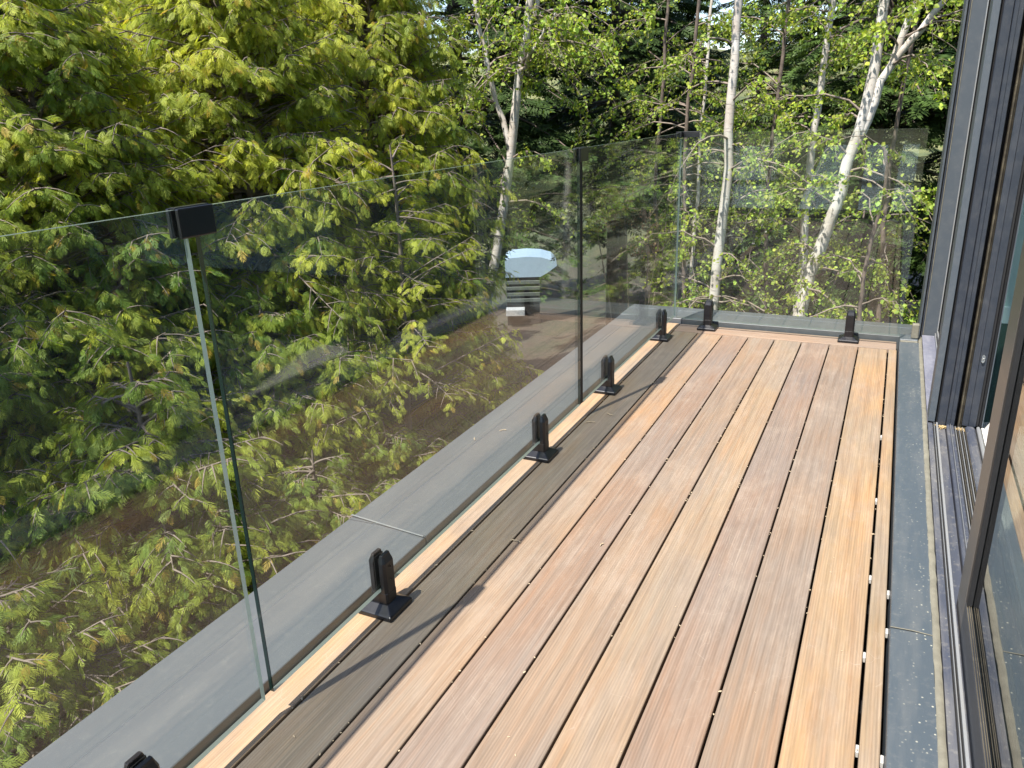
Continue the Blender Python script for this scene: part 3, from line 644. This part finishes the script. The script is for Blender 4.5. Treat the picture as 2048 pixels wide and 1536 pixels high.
def spruce(seed, H=11, Rm=2.2, nb=150, scale=0.34, col=(0.028, 0.052, 0.016), h0=0.8, tips=(1.9, 1.7, 1.2), dens=0.16):
    rg = np.random.default_rng(seed); P = []; D = []; N = []; Sz = []; Cc = []; wood = []
    tz = np.linspace(0, H, 10); wood.append((np.stack([0 * tz, 0 * tz, tz], 1), 0.14 * (1 - tz / H) + 0.015)); col = np.array(col)
    for k in range(nb):
        u = (k + rg.uniform(0, 1)) / nb; h = h0 + (H - h0) * u; az = rg.uniform(0, 2 * math.pi); L = Rm * (1 - u) ** 0.75 * rg.uniform(0.65, 1.1) + 0.12
        dr_ = np.array([math.cos(az), math.sin(az), 0]); sd = np.array([-math.sin(az), math.cos(az), 0]); s = np.linspace(0, 1, 6); up = 0.35 * u - 0.08
        pts = np.array([0, 0, h]) + (L * s)[:, None] * dr_ + (L * (up * s - 0.30 * s ** 2))[:, None] * np.array([0, 0, 1.])
        wood.append((pts, 0.022 * (1 - s) + 0.005))
        n = int(L / dens) * 3 + 3; tone = rg.uniform(0.7, 1.35)
        for j in range(n):
            t = 0.2 + 0.8 * (j + rg.uniform(0, 1)) / n; bp = np.array([np.interp(t, s, pts[:, i]) for i in range(3)]); wd = 0.45 * L * (1.05 - t)
            off = rg.uniform(-1, 1); pp = bp + sd * off * wd - np.array([0, 0, 0.25 * wd * abs(off)])
            P.append(pp); D.append(dr_ + sd * off * 0.9 + np.array([0, 0, rg.uniform(-0.55, 0.05)])); N.append(np.array([0, 0, 1.0]) + rg.normal(0, 0.35, 3)); Sz.append(scale * rg.uniform(0.6, 1.2)); Cc.append(col * tone * rg.uniform(0.75, 1.3))
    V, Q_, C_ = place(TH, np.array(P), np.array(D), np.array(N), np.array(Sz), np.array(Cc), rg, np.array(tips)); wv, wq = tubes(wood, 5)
    return np_mesh("crown", V, Q_, C_), np_mesh("branches", wv, wq, smooth=True), len(P)

def leaf_mesh(P, Sz, Cc, rg, down=0.6):
    """small folded birch leaves: two quads each"""
    n = len(P); D = nrm(rg.normal(0, 1, (n, 3)) + np.array([0, 0, -down])); N = nrm(rg.normal(0, 1, (n, 3)) + np.array([-0.2, -0.5, 0.9])); N = nrm(N - (N * D).sum(1, keepdims=True) * D); B = np.cross(N, D)
    T = np.array([[0, 0, 0], [0.30, 0.40, 0.12], [1.0, 0, -0.08], [0.30, -0.40, 0.12], [0.72, 0.26, 0.04], [0.72, -0.26, 0.04]])
    V = P[:, None, :] + Sz[:, None, None] * (T[None, :, 0:1] * D[:, None] + T[None, :, 1:2] * B[:, None] + T[None, :, 2:3] * N[:, None])
    q = np.array([[0, 2, 4, 1], [0, 3, 5, 2]]); Q_ = (q[None] + (np.arange(n) * 6)[:, None, None]).reshape(-1, 4)
    return V.reshape(-1, 3), Q_, np.repeat(Cc, 6, 0)

def birch(name_label, trunk, seed, r0=0.07, nbr=34, blen=1.1, leafn=7, z_from=-1.8, leafsz=0.041, forks=(), dens=1.0, col=(0.27, 0.35, 0.05), bark=None):
    """trunk: list of world points; forks: lists of world points starting on the trunk"""
    rg = np.random.default_rng(seed); org = Vector(trunk[0]); root = empty("birch_tree", org, label=name_label, category="birch tree", group="white birches beyond the end of the deck")
    O = np.array(org); stems = []
    def smooth(pts, n):
        P = np.array(pts, float); d = np.concatenate([[0], np.cumsum(np.linalg.norm(np.diff(P, axis=0), axis=1))]); t = np.linspace(0, d[-1], n)
        Q_ = np.stack([np.interp(t, d, P[:, i]) for i in range(3)], 1)
        for _ in range(2): Q_[1:-1] = 0.25 * Q_[:-2] + 0.5 * Q_[1:-1] + 0.25 * Q_[2:]
        Q_[1:-1] += rg.normal(0, 0.010, Q_[1:-1].shape); return Q_, t
    P0, t0 = smooth(trunk, 26); L0 = t0[-1]; rad = r0 * (1 - 0.75 * (t0 / L0)) + 0.008; stems.append((P0, rad))
    wv, wq = tubes([(P0 - O, rad)], 12); link("trunk", np_mesh("trunk", wv, wq, smooth=True), bark or MBIRCH, root)
    for f in forks:
        Pf, tf = smooth(f[0], 16); rf = f[1] * (1 - 0.8 * tf / tf[-1]) + 0.006; stems.append((Pf, rf))
        wv, wq = tubes([(Pf - O, rf)], 9); link("limb", np_mesh("limb", wv, wq, smooth=True), bark or MBIRCH, root)
    tw = []; LP = []; LC = []
    for (Pf, rf) in stems:
        nb_ = int(nbr * (len(Pf) / 26.0))
        for k in range(nb_):
            i = rg.uniform(2, len(Pf) - 1.01); i0 = int(i); p = Pf[i0] + (Pf[i0 + 1] - Pf[i0]) * (i - i0)
            if p[2] < z_from: continue
            az = rg.uniform(0, 2 * math.pi); L = blen * rg.uniform(0.4, 1.15) * (1.0 - 0.35 * i / len(Pf)); up = rg.uniform(0.1, 0.9); s = np.linspace(0, 1, 7)
            d = np.array([math.cos(az), math.sin(az), 0]); sd = np.array([-math.sin(az), math.cos(az), 0]); bend = rg.uniform(-0.4, 0.4)
            pts = p + (L * s)[:, None] * d + (L * (up * s - 0.75 * s ** 2))[:, None] * np.array([0, 0, 1.]) + (L * bend * s ** 2)[:, None] * sd + rg.normal(0, 0.012, (7, 3))
            pts[0] = p; tw.append((pts, (min(0.011, rf[i0] * 0.4)) * (1 - s) + 0.0016))
            for j in range(int(9 * dens)):
                t = rg.uniform(0.2, 1); bp = np.array([np.interp(t, s, pts[:, m]) for m in range(3)]); a = rg.uniform(-1.3, 1.3); td = nrm(d * math.cos(a) + sd * math.sin(a) + np.array([0, 0, rg.uniform(-0.6, 0.4)])); tl = rg.uniform(0.10, 0.38)
                q = np.linspace(0, 1, 5); tp_ = bp + (tl * q)[:, None] * td - (0.5 * tl * q ** 2)[:, None] * np.array([0, 0, 1.]) + rg.normal(0, 0.006, (5, 3)); tp_[0] = bp
                tw.append((tp_, 0.0018 * (1 - q) + 0.0008))
                tone = rg.uniform(0.75, 1.3)
                for m in range(rg.integers(10, 19)):
                    u = rg.uniform(0.15, 1.05); c0 = bp + tl * u * td - np.array([0, 0, 0.5 * tl * u * u]) + rg.normal(0, 0.022, 3); LP.append(c0); LC.append(np.array(col) * tone * rg.uniform(0.7, 1.35) * np.array([rg.uniform(0.8, 1.2), 1, 1]))
    LP = np.array(LP) - O; wv, wq = tubes([(a - O, r) for a, r in tw], 4); link("branches", np_mesh("branches", wv, wq, smooth=True), MTWIG, root, kind="stuff")
    V, Q_, C_ = leaf_mesh(LP, leafsz * rg.uniform(0.55, 1.2, len(LP)), np.array(LC), rg); link("crown", np_mesh("crown", V, Q_, C_), MBLEAF, root, kind="stuff")
    return root

def tree_copy(name, crown, wood, mats, loc, rz, sc, label, cat, group=None):
    t = empty(name, loc, rz, label=label, category=cat)
    if group: t["group"] = group
    t.scale = sc
    for nm, me, mt in (("trunk", wood, mats[1]), ("crown", crown, mats[0])):
        o = bpy.data.objects.new(nm, me); COL.objects.link(o); o.parent = t
        if len(me.materials) == 0: me.materials.append(mt)
        if nm == "crown": o["kind"] = "stuff"
    return t
def thicken(t, crown, wood, mats, a, dz, k):
    """a second whorl of boughs between the first"""
    for nm, me, mt in (("branches", wood, mats[1]), ("crown", crown, mats[0])):
        o = bpy.data.objects.new(nm, me); COL.objects.link(o); o.parent = t; o.rotation_euler = (0, 0, a); o.location = (0, 0, dz); o.scale = (k, k, 1.0); o["kind"] = "stuff"
def gz(x, y): return float(ground_z(x, y)) - 0.05

# cedars (arborvitae) along the left of the deck
c1, w1, n1_ = cedar(21, H=6.6, Rm=1.15, nb=285, gold=0.34, scale=0.068, twn=(9, 13))
c2, w2, n2_ = cedar(22, H=6.2, Rm=1.05, nb=255, gold=0.60, bare=0.05, scale=0.068, twn=(8, 13))
c4, w4, n4_ = cedar(24, H=3.6, Rm=0.95, nb=180, gold=0.37, scale=0.066, h0=0.2, twn=(6, 11))
c3, w3, n3_ = cedar(23, H=6.0, Rm=1.05, nb=100, gold=0.62, bare=0.25, twn=(7, 11), scale=0.07)
CM = (MLEAF, m_plain("grey cedar bark", (0.15, 0.12, 0.10), 0.9, 18, 0.4, 0.6))
G = "cedars growing close to the left side of the deck"
CED = [
 (c1, w1, -3.40, 1.25, 0.3, (1.0, 1.0, 0.79), "green cedar cut off by the left edge above the near glass pane"),
 (c1, w1, -3.15, 2.80, 2.1, (1.05, 1.05, 0.88), "dense cedar standing directly behind the big black pane clip"),
 (c2, w2, -2.90, 4.15, 1.0, (1.05, 1.05, 1.01), "golden green cedar rising above the first long glass pane"),
 (c3, w3, -1.95, 4.55, 4.0, (0.85, 0.85, 0.72), "thin half bare cedar whose grey twigs show through the long glass pane"),
 (c2, w2, -2.75, 5.55, 3.3, (1.0, 1.0, 1.10), "golden cedar at the right end of the row, next to the forked birch trunk"),
 (c4, w4, -1.80, 1.40, 0.4, (1.0, 1.0, 0.86), "young green cedar lowest in the left corner, behind the near glass pane"),
 (c4, w4, -2.05, 2.30, 2.4, (1.05, 1.05, 0.97), "short green cedar low behind the first upright glass joint"),
 (c4, w4, -3.00, 2.05, 4.3, (1.2, 1.2, 1.12), "mid height green cedar at the left, between the low and tall ones"),
 (c4, w4, -1.80, 3.15, 3.4, (0.9, 0.9, 0.80), "small cedar low behind the long pane, its sprays touching the coping line"),
 (c4, w4, -2.30, 3.55, 5.4, (1.0, 1.0, 1.02), "young cedar at the foot of the tall golden green one"),
 (c4, w4, -1.80, 4.00, 0.9, (0.85, 0.85, 0.74), "small cedar low behind the middle of the long pane"),
 (c4, w4, -2.60, 2.75, 3.9, (1.05, 1.05, 1.08), "mid height cedar just behind the first glass joint, below the black clip"),
 (c4, w4, -2.05, 5.35, 1.4, (0.9, 0.9, 0.86), "small cedar low behind the long pane, left of the second upright joint"),
 (c4, w4, -2.45, 6.35, 0.2, (0.8, 0.8, 0.80), "small cedar furthest along the row, below the forked birch"),
 (c1, w1, -4.40, 3.40, 5.2, (1.15, 1.15, 0.93), "shaded green cedar in the second row at the far left of the photo"),
 (c2, w2, -4.60, 5.30, 0.6, (1.15, 1.15, 1.12), "yellow tipped cedar in the second row between the front crowns"),
 (c2, w2, -3.75, 4.75, 4.6, (1.0, 1.0, 1.08), "golden cedar half hidden behind the two tallest front cedars"),
 (c1, w1, -5.10, 2.10, 1.7, (1.1, 1.1, 0.86), "shaded cedar at the left edge behind the pine boughs"),
 (c1, w1, -4.10, 7.00, 2.8, (1.05, 1.05, 1.12), "cedar at the back of the row, its top level with the birch fork"),
]
for (cm, wm, x, y, rz, sc, lab) in CED:
    t = tree_copy("cedar_tree", cm, wm, CM, (x, y, gz(x, y)), rz, sc, lab, "cedar tree", G)
    if cm is not c3: thicken(t, cm, wm, CM, 2.3, -0.16, 0.95)
    if cm is not c3: thicken(t, cm, wm, CM, 4.3, -0.30, 0.84)

# dark conifers behind
s1, sw1, _ = spruce(31, H=12.5, Rm=2.5, nb=160, h0=3.6, dens=0.115, scale=0.30)
s2, sw2, _ = spruce(32, H=11.5, Rm=2.2, nb=150, dens=0.115, scale=0.27, col=(0.034, 0.062, 0.016))
SM = (MDLEAF, MBARK)
G2 = "dark conifers standing behind the birches and cedars"
SPR = [
 (s1, sw1, -4.6, 10.2, 0.5, 1.0, "dark conifer directly right of the golden cedar, behind the forked white birch"),
 (s1, sw1, -3.1, 12.6, 1.4, 0.9, "dark conifer between the forked birch and the end of the side glass"),
 (s1, sw1, -4.2, 16.5, 2.9, 1.05, "dark conifer set back behind the upper middle of the picture"),
 (s2, sw2, 0.75, 12.0, 3.7, 1.0, "dark conifer behind the leaning birch by the house frame"),
 (s2, sw2, 2.3, 12.8, 0.9, 1.05, "dark conifer half covered by the grey house frame, behind the birch fork"),
 (s2, sw2, -1.25, 12.6, 5.5, 0.25, "small dark conifer low behind the corner clip of the glass"),
 (s2, sw2, -0.45, 13.4, 1.9, 0.26, "small dark conifer low to the right of the straight birch"),
 (s2, sw2, -1.75, 14.0, 4.1, 0.24, "small dark conifer low behind the side pane near the corner"),
 (s2, sw2, -11.4, 26.5, 2.9, 1.2, "distant dark conifer down the slope behind the blue domed tub"),
 (s2, sw2, -4.6, 21.0, 5.9, 1.15, "distant dark conifer filling the gap left of the glass corner"),
 (s2, sw2, -2.4, 22.5, 0.4, 1.1, "distant dark conifer low behind the straight birch"),
 (s2, sw2, 0.2, 20.5, 2.2, 1.0, "distant dark conifer low behind the leaning birch"),
 (s1, sw1, 3.2, 12.2, 1.1, 1.1, "dark conifer at the far right, against the grey house frame"),
 (s2, sw2, -6.6, 9.4, 5.0, 1.05, "dark conifer rising behind the middle cedars"),
 (s1, sw1, -8.2, 6.4, 2.0, 1.15, "tall dark conifer at the upper left, behind the second cedar row"),
 (s2, sw2, -7.6, 3.0, 4.4, 1.1, "dark conifer filling the upper left corner"),
 (s1, sw1, -10.5, 9.6, 3.3, 1.0, "dark conifer glimpsed furthest back on the left"),
 (s2, sw2, -9.2, 13.0, 0.2, 0.95, "dark conifer deep behind the second cedar row"),
]
for (cm, wm, x, y, rz, sc, lab) in SPR:
    tree_copy("spruce_tree", cm, wm, SM, (x, y, gz(x, y)), rz, (sc, sc, sc), lab, "conifer", G2)

# birches
birch("forked white birch rising behind the right end of the golden cedar",
      [(-3.25, 7.6, gz(-3.25, 7.6)), (-3.02, 7.6, -1.2), (-2.74, 7.6, -0.06), (-2.62, 7.6, 0.48), (-2.50, 7.6, 1.12), (-2.38, 7.6, 1.85), (-2.26, 7.6, 2.4), (-2.1, 7.7, 4.2), (-2.05, 7.7, 5.6)], 41, 0.060, 34, 1.15, z_from=0.25,
      forks=[([(-2.55, 7.6, 0.86), (-2.66, 7.6, 1.25), (-2.74, 7.55, 1.62), (-2.83, 7.5, 2.2), (-2.95, 7.5, 3.4)], 0.026), ([(-2.42, 7.6, 1.62), (-2.20, 7.5, 1.85), (-1.95, 7.4, 2.12)], 0.018), ([(-2.38, 7.6, 1.9), (-2.20, 7.6, 2.3), (-2.02, 7.6, 3.0)], 0.024)], dens=0.9)
birch("straight slender birch just right of the glass corner, behind the first end clamp",
      [(-0.50, 8.0, gz(-0.5, 8.0)), (-0.485, 8.0, -0.64), (-0.447, 8.0, -0.22), (-0.406, 8.0, 0.28), (-0.413, 8.0, 0.89), (-0.408, 8.0, 1.52), (-0.389, 8.0, 2.16), (-0.36, 8.0, 3.4), (-0.3, 8.0, 5.2)], 42, 0.056, 40, 1.25, dens=0.95)
birch("leaning birch that forks above the end pane, nearest the house",
      [(0.24, 7.9, gz(0.2, 7.9)), (0.30, 7.95, -1.3), (0.392, 8.0, -0.69), (0.507, 8.0, -0.03), (0.60, 8.0, 0.36), (0.684, 8.0, 0.705), (0.745, 8.0, 0.92), (0.80, 8.0, 1.5), (0.83, 8.0, 2.2), (0.85, 8.0, 4.0)], 43, 0.070, 28, 1.3, dens=1.0,
      forks=[([(0.735, 8.0, 0.90), (0.86, 8.0, 1.25), (1.00, 8.0, 1.75), (1.17, 8.0, 2.3), (1.35, 8.0, 3.4)], 0.034), ([(0.95, 8.0, 1.55), (1.20, 7.95, 1.9), (1.50, 7.9, 2.35), (1.7, 7.9, 3.0)], 0.026)])
birch("thin pinkish birch between the straight birch and the leaning birch",
      [(0.20, 9.6, gz(0.2, 9.6)), (0.22, 9.6, -0.4), (0.20, 9.6, 0.75), (0.225, 9.6, 1.28), (0.25, 9.6, 1.8), (0.30, 9.6, 2.6), (0.35, 9.6, 4.4)], 44, 0.050, 30, 1.1, dens=0.8)
birch("slender background birch left of the straight birch, under the patch of sky",
      [(-1.3, 10.5, gz(-1.3, 10.5)), (-1.25, 10.5, 0), (-1.2, 10.5, 2.0), (-1.1, 10.5, 5.0)], 45, 0.020, 34, 1.5, dens=0.85, col=(0.15, 0.20, 0.035))
birch("leafy young birch hidden partly by the grey house frame",
      [(2.5, 9.0, gz(2.5, 9.0)), (2.45, 9.0, 0), (2.4, 9.0, 2.0), (2.3, 9.0, 4.5)], 46, 0.05, 34, 1.35, dens=0.9, z_from=-1.6)

for (x, y, sd_, lab) in ((-0.15, 9.2, 61, "twiggy young birch with fresh leaves just right of the straight birch"), (1.05, 8.9, 62, "bushy young birch between the leaning birch and the grey frame"),
                        (-0.95, 8.6, 63, "small leafy birch behind the glass corner clip"), (0.95, 7.3, 64, "low leafy birch in front of the leaning birch's foot"), (-1.45, 9.3, 65, "leafy young birch between the forked and the straight birch")):
    zt_ = 4.6 if sd_ != 64 else 0.9
    birch(lab, [(x, y, gz(x, y)), (x + 0.05, y, -1.2), (x - 0.04, y + 0.03, 0.6 if zt_ > 1 else -0.2), (x + 0.08, y, zt_ * 0.6), (x + 0.02, y, zt_)], sd_, 0.020, 30, 1.25, z_from=-2.2, dens=1.0, bark=MBARK)
# ------------------------------------------------------------------ undergrowth, rocks, far wood
rg = np.random.default_rng(77)
def clumps(name, centers, n_each, rad, sz, col, label=None):
    P = []; Sz = []; C_ = []
    for (x, y, z, r) in centers:
        for k in range(n_each):
            d = rg.normal(0, 1, 3); d /= np.linalg.norm(d); P.append(np.array([x, y, z]) + d * np.array([r, r, r * 0.7]) * rg.uniform(0.4, 1) ** 0.5); Sz.append(sz * rg.uniform(0.6, 1.3)); C_.append(np.array(col) * rg.uniform(0.5, 1.5))
    V, Q_, C2 = leaf_mesh(np.array(P), np.array(Sz), np.array(C_), rg, 0.1); return np_mesh(name, V, Q_, C2)
cen = []
for k in range(320):
    az = R(rg.uniform(-66, 14)); d = rg.uniform(5.2, 13); x = 1.1 + d * math.sin(az); y = d * math.cos(az)
    if k % 3 == 0:
        az = R(rg.uniform(-70, -34)); d = rg.uniform(3.2, 5.2); x = 1.1 + d * math.sin(az); y = d * math.cos(az)
    if y < 5.6 and x > -1.2: continue
    if x > -1.0 and (d < 8.0 or rg.uniform() < 0.5): continue
    cen.append((x, y, gz(x, y) + rg.uniform(0.0, 0.35), rg.uniform(0.15, 0.45)))
link("undergrowth", clumps("undergrowth", cen, 100, 0.3, 0.05, (0.075, 0.12, 0.028)), MBLEAF, None, kind="stuff")
cen = [(-1.55 + rg.normal(0, .22), 8.6 + rg.normal(0, .22), 0.05 + rg.normal(0, .22), 0.2) for k in range(7)]
db = empty("dry_bush", (-1.5, 8.6, gz(-1.5, 8.6)), label="withered brown branch tops behind the side glass near the far corner", category="dry bush")
me = clumps("foliage", [(x + 1.5, y - 8.6, z - gz(-1.5, 8.6), r) for x, y, z, r in cen], 150, 0.2, 0.03, (0.20, 0.13, 0.075)); link("foliage", me, MBLEAF, db, kind="stuff")
pth = []
for k in range(5):
    a = rg.uniform(0, 6.28); s = np.linspace(0, 1, 6); pth.append((np.stack([0.5 * s * math.cos(a), 0.5 * s * math.sin(a), 0.2 + (3.3 + rg.normal(0, .2)) * s], 1) + rg.normal(0, 0.02, (6, 3)), 0.012 * (1 - s) + 0.003))
wv, wq = tubes(pth, 4); link("stem", np_mesh("stem", wv, wq), MTWIG, db)

MROCK = m_plain("grey fieldstone", (0.30, 0.28, 0.26), 0.85, 7, 0.4, 0.9)
def rock(x, y, sx, sy, sz, label, seed, mat=MROCK):
    r2 = random.Random(seed); bm = bmesh.new(); bmesh.ops.create_icosphere(bm, subdivisions=3, radius=1)
    from mathutils import noise as mn
    for v_ in bm.verts:
        n_ = mn.noise(v_.co * 1.3 + Vector((seed, 0, 0))) * 0.35 + mn.noise(v_.co * 4 + Vector((seed, 3, 0))) * 0.10
        v_.co = v_.co * (1 + n_); v_.co.x *= sx; v_.co.y *= sy; v_.co.z *= sz
    me = bpy.data.meshes.new("rock"); bm.to_mesh(me); bm.free(); o = link("rock", me, mat, None, (x, y, gz(x, y) + sz * 0.3)); o.rotation_euler = (0, 0, r2.uniform(0, 6))
    o["label"] = label; o["category"] = "rock"; o["group"] = "rocks on the ground below the deck"; return o
rock(-4.6, 2.5, 0.75, 0.55, 0.32, "pale grey boulder in the bottom left corner, behind the near glass", 1)
rock(-5.6, 3.1, 0.45, 0.35, 0.25, "smaller rock above the corner boulder at the left edge", 2)
rock(-3.9, 1.7, 0.4, 0.5, 0.2, "low rock partly under the coping edge, bottom left", 3)
rock(-1.7, 7.0, 0.35, 0.3, 0.2, "stone on brown soil seen through the side glass near the corner", 4)
rock(-0.9, 7.3, 0.25, 0.3, 0.16, "small stone beside the foot of the straight birch", 5)
MBRIGHT = m_plain("whitewashed block", (0.78, 0.78, 0.76), 0.7, 15, 0.1)
def block(x, y, z, sx, sy, sz, rz, label):
    o = link("stone_block", box("stone_block", -sx, sx, -sy, sy, -sz, sz, 0.02, 2), MBRIGHT, None, (x, y, z)); o.rotation_euler = (0, 0, rz)
    o["label"] = label; o["category"] = "stone block"; o["group"] = "white blocks lying among the trees"; return o
block(-0.33, 14.0, gz(-0.33, 14.0) + 0.06, 0.30, 0.2, 0.06, 0.05, "long white block showing left of the leaning birch")
block(-3.2, 11.4, gz(-3.2, 11.4) + 0.1, 0.13, 0.15, 0.08, 0.3, "short white block showing just right of the second glass joint")

sp = empty("spa_tub", (-8.0, 20.0, -3.95), 0.42, label="garden hot tub with pale blue domed cover and slatted side, seen through the long pane", category="hot tub")
MSPA = m_plain("pale blue vinyl cover", (0.30, 0.40, 0.50), 0.35, 6, 0.06); MSLAT = m_plain("grey green slat", (0.085, 0.10, 0.09), 0.6, 10, 0.15)
cov = [(-0.70, 0.86), (0.28, 0.86), (0.46, 0.96), (0.74, 1.16), (0.60, 1.31), (0.30, 1.40), (-0.10, 1.43), (-0.55, 1.40), (-0.70, 1.34)]
link("cover", prism_y("cover", cov, -0.55, 0.85), MSPA, sp)
link("cabinet", box("cabinet", -0.68, 0.24, -0.50, 0.80, -1.4, 0.855), MDARK, sp)
for k in range(4): link("slat", box("slat", -0.70, 0.26, -0.535, -0.501, 0.66 - 0.17 * k, 0.76 - 0.17 * k, 0.008), MSLAT, sp)
link("step", box("step", -0.70, -0.18, -0.90, -0.55, -0.16, 0.02, 0.01), m_plain("pale grey step", (0.33, 0.34, 0.35), 0.7, 12, 0.3), sp)

# far wooded hills: crowns that read as one mass
P = []; Sz = []; C_ = []
for k in range(600):
    az = R(rg.uniform(-72, 22)); d = 40 + 300 * rg.uniform(0, 1) ** 0.8; x = 1 + d * math.sin(az); y = d * math.cos(az)
    if ground_z(x, y) < -10.9: continue
    z = gz(x, y); h = rg.uniform(5, 10); w_ = h * rg.uniform(0.22, 0.4); tone = rg.uniform(0.6, 1.4); base = np.array([0.065, 0.085, 0.03]) if rg.uniform() < 0.45 else (np.array([0.14, 0.15, 0.05]) if rg.uniform() < 0.7 else np.array([0.13, 0.10, 0.06]))
    n = 52
    for j in range(n):
        u = rg.uniform(0.1, 1); a = rg.uniform(0, 6.28); rr_ = w_ * (1 - u) ** 0.6 * rg.uniform(0.6, 1)
        P.append((x + rr_ * math.cos(a), y + rr_ * math.sin(a), z + h * u)); Sz.append(w_ * rg.uniform(0.16, 0.34)); C_.append(base * tone * rg.uniform(0.7, 1.3))
V, Q_, C2 = leaf_mesh(np.array(P), np.array(Sz), np.array(C_), rg, 0.2)
link("far_woods", np_mesh("far_woods", V, Q_, C2), MBLEAF, None, kind="stuff")

# ------------------------------------------------------------------ pine boughs at the left edge
def pine(x, y, label):
    rgp = np.random.default_rng(5); z0 = gz(x, y); t = empty("pine_tree", (x, y, z0), label=label, category="pine tree")
    H = 6.2; tz = np.linspace(0, H, 8); wood = [(np.stack([0 * tz, 0 * tz, tz], 1), 0.12 * (1 - tz / H) + 0.02)]; NP = []; ND = []
    for k in range(46):
        h = 2.2 + (H - 2.4) * k / 46; az = rgp.uniform(0, 6.28) if k % 3 else R(rgp.uniform(-30, 60)); L = rgp.uniform(0.8, 1.7) * (1 - 0.5 * k / 46); s = np.linspace(0, 1, 6); d = np.array([math.cos(az), math.sin(az), 0]); sd = np.array([-d[1], d[0], 0])
        pts = np.array([0, 0, h]) + (L * s)[:, None] * d + (L * (0.1 * s + 0.15 * s ** 2))[:, None] * np.array([0, 0, 1.]); wood.append((pts, 0.018 * (1 - s) + 0.004))
        for j in range(14):
            t_ = rgp.uniform(0.35, 1); bp = pts[0] + (pts[-1] - pts[0]) * t_; td = nrm(d + sd * rgp.uniform(-1, 1) + np.array([0, 0, rgp.uniform(-.1, .6)])); tl = rgp.uniform(0.08, 0.3)
            wood.append((np.stack([bp, bp + td * tl]), np.array([0.004, 0.003]))); NP.append(bp + td * tl); ND.append(td)
    V = []; C_ = []
    for p, d in zip(NP, ND):
        for m in range(46):
            q = p - d * rgp.uniform(0, 0.07); n_ = nrm(d * rgp.uniform(0.2, 1.2) + nrm(rgp.normal(0, 1, 3))) * rgp.uniform(0.06, 0.10); s_ = nrm(np.cross(n_, [0.3, 0.2, 1])) * 0.0012
            V += [q - s_, q + s_, q + n_ + s_ * 0.4, q + n_ - s_ * 0.4]; C_ += [np.array([0.10, 0.15, 0.045]) * rgp.uniform(0.7, 1.3)] * 4
    V = np.array(V); Q_ = np.arange(len(V)).reshape(-1, 4); link("crown", np_mesh("crown", V, Q_, np.array(C_)), MDLEAF, t, kind="stuff"); wv, wq = tubes(wood, 5); link("trunk", np_mesh("trunk", wv, wq, smooth=True), MBARK, t)
pine(-3.0, 0.70, "long needled pine whose boughs poke in at the left edge")

# ------------------------------------------------------------------ small litter on the deck
def catkin(x, y, z, rz, L, label, curve=0.4):
    s = np.linspace(0, 1, 7); pts = np.stack([L * s, curve * L * np.sin(s * 2.6) * 0.5, 0.0016 + 0.002 * np.abs(np.sin(s * 9))], 1); wv, wq = tubes([(pts, 0.0013 + 0.0007 * np.abs(np.sin(s * 14)))], 5)
    o = link("catkin", np_mesh("catkin", wv, wq), MCAT, None, (x, y, z)); o.rotation_euler = (0, 0, rz); o["label"] = label; o["category"] = "catkin"; o["group"] = "dry catkins dropped on the deck"
MCAT = m_plain("dry catkin husk", (0.42, 0.33, 0.22), 0.9, 200, 0.3)
catkin(0.142, 1.905, 0.001, -0.15, 0.034, "curled pale catkin on the seam at the edge of the shaded plank")
catkin(-0.25, 2.62, ZC + 0.004, 0.6, 0.028, "small dry catkin lying on the grey coping behind the long pane")
catkin(-0.30, 2.50, ZC + 0.004, 2.0, 0.020, "tiny dry catkin next to another on the grey coping")
catkin(0.41, 1.98, 0.001, 1.2, 0.016, "pale straw bit on a sunlit plank in the middle of the deck")
catkin(0.10, 3.02, 0.001, 2.6, 0.030, "thin dry stalk on the shaded plank near the second glass joint")
catkin(0.02, 2.90, 0.001, 0.2, 0.040, "long dry stalk across the gap by the second glass joint")
# crumbs caught in the gaps and on the flashing
bm = bmesh.new(); rg2 = np.random.default_rng(19)
for k in range(170):
    i = rg2.integers(0, 9); x = i * PW + rg2.normal(0, 0.0022); y = rg2.uniform(0.6, 4.4); r = rg2.uniform(0.0010, 0.0026)
    bmesh.ops.create_icosphere(bm, subdivisions=1, radius=r, matrix=Matrix.Translation((x, y, 0.0005)) @ Matrix.Rotation(rg2.uniform(0, 3), 4, 'Z') @ Matrix.Diagonal((1, rg2.uniform(1, 2.6), 0.6, 1)))
for k in range(60):
    x = rg2.uniform(0.02, 1.15); y = rg2.uniform(0.7, 4.4); r = rg2.uniform(0.0008, 0.0018)
    bmesh.ops.create_icosphere(bm, subdivisions=1, radius=r, matrix=Matrix.Translation((x, y, 0.0012)) @ Matrix.Rotation(rg2.uniform(0, 3), 4, 'Z') @ Matrix.Diagonal((1, rg2.uniform(1, 3.0), 0.5, 1)))
me = bpy.data.meshes.new("fallen_debris"); bm.to_mesh(me); bm.free(); link("fallen_debris", me, MCAT, None, kind="stuff")
import sys
print("COUNTS", file=sys.stderr); print("COUNTS", n1_, n2_, n3_, sum(len(o.data.polygons) for o in S.objects if o.type == 'MESH') * 2)
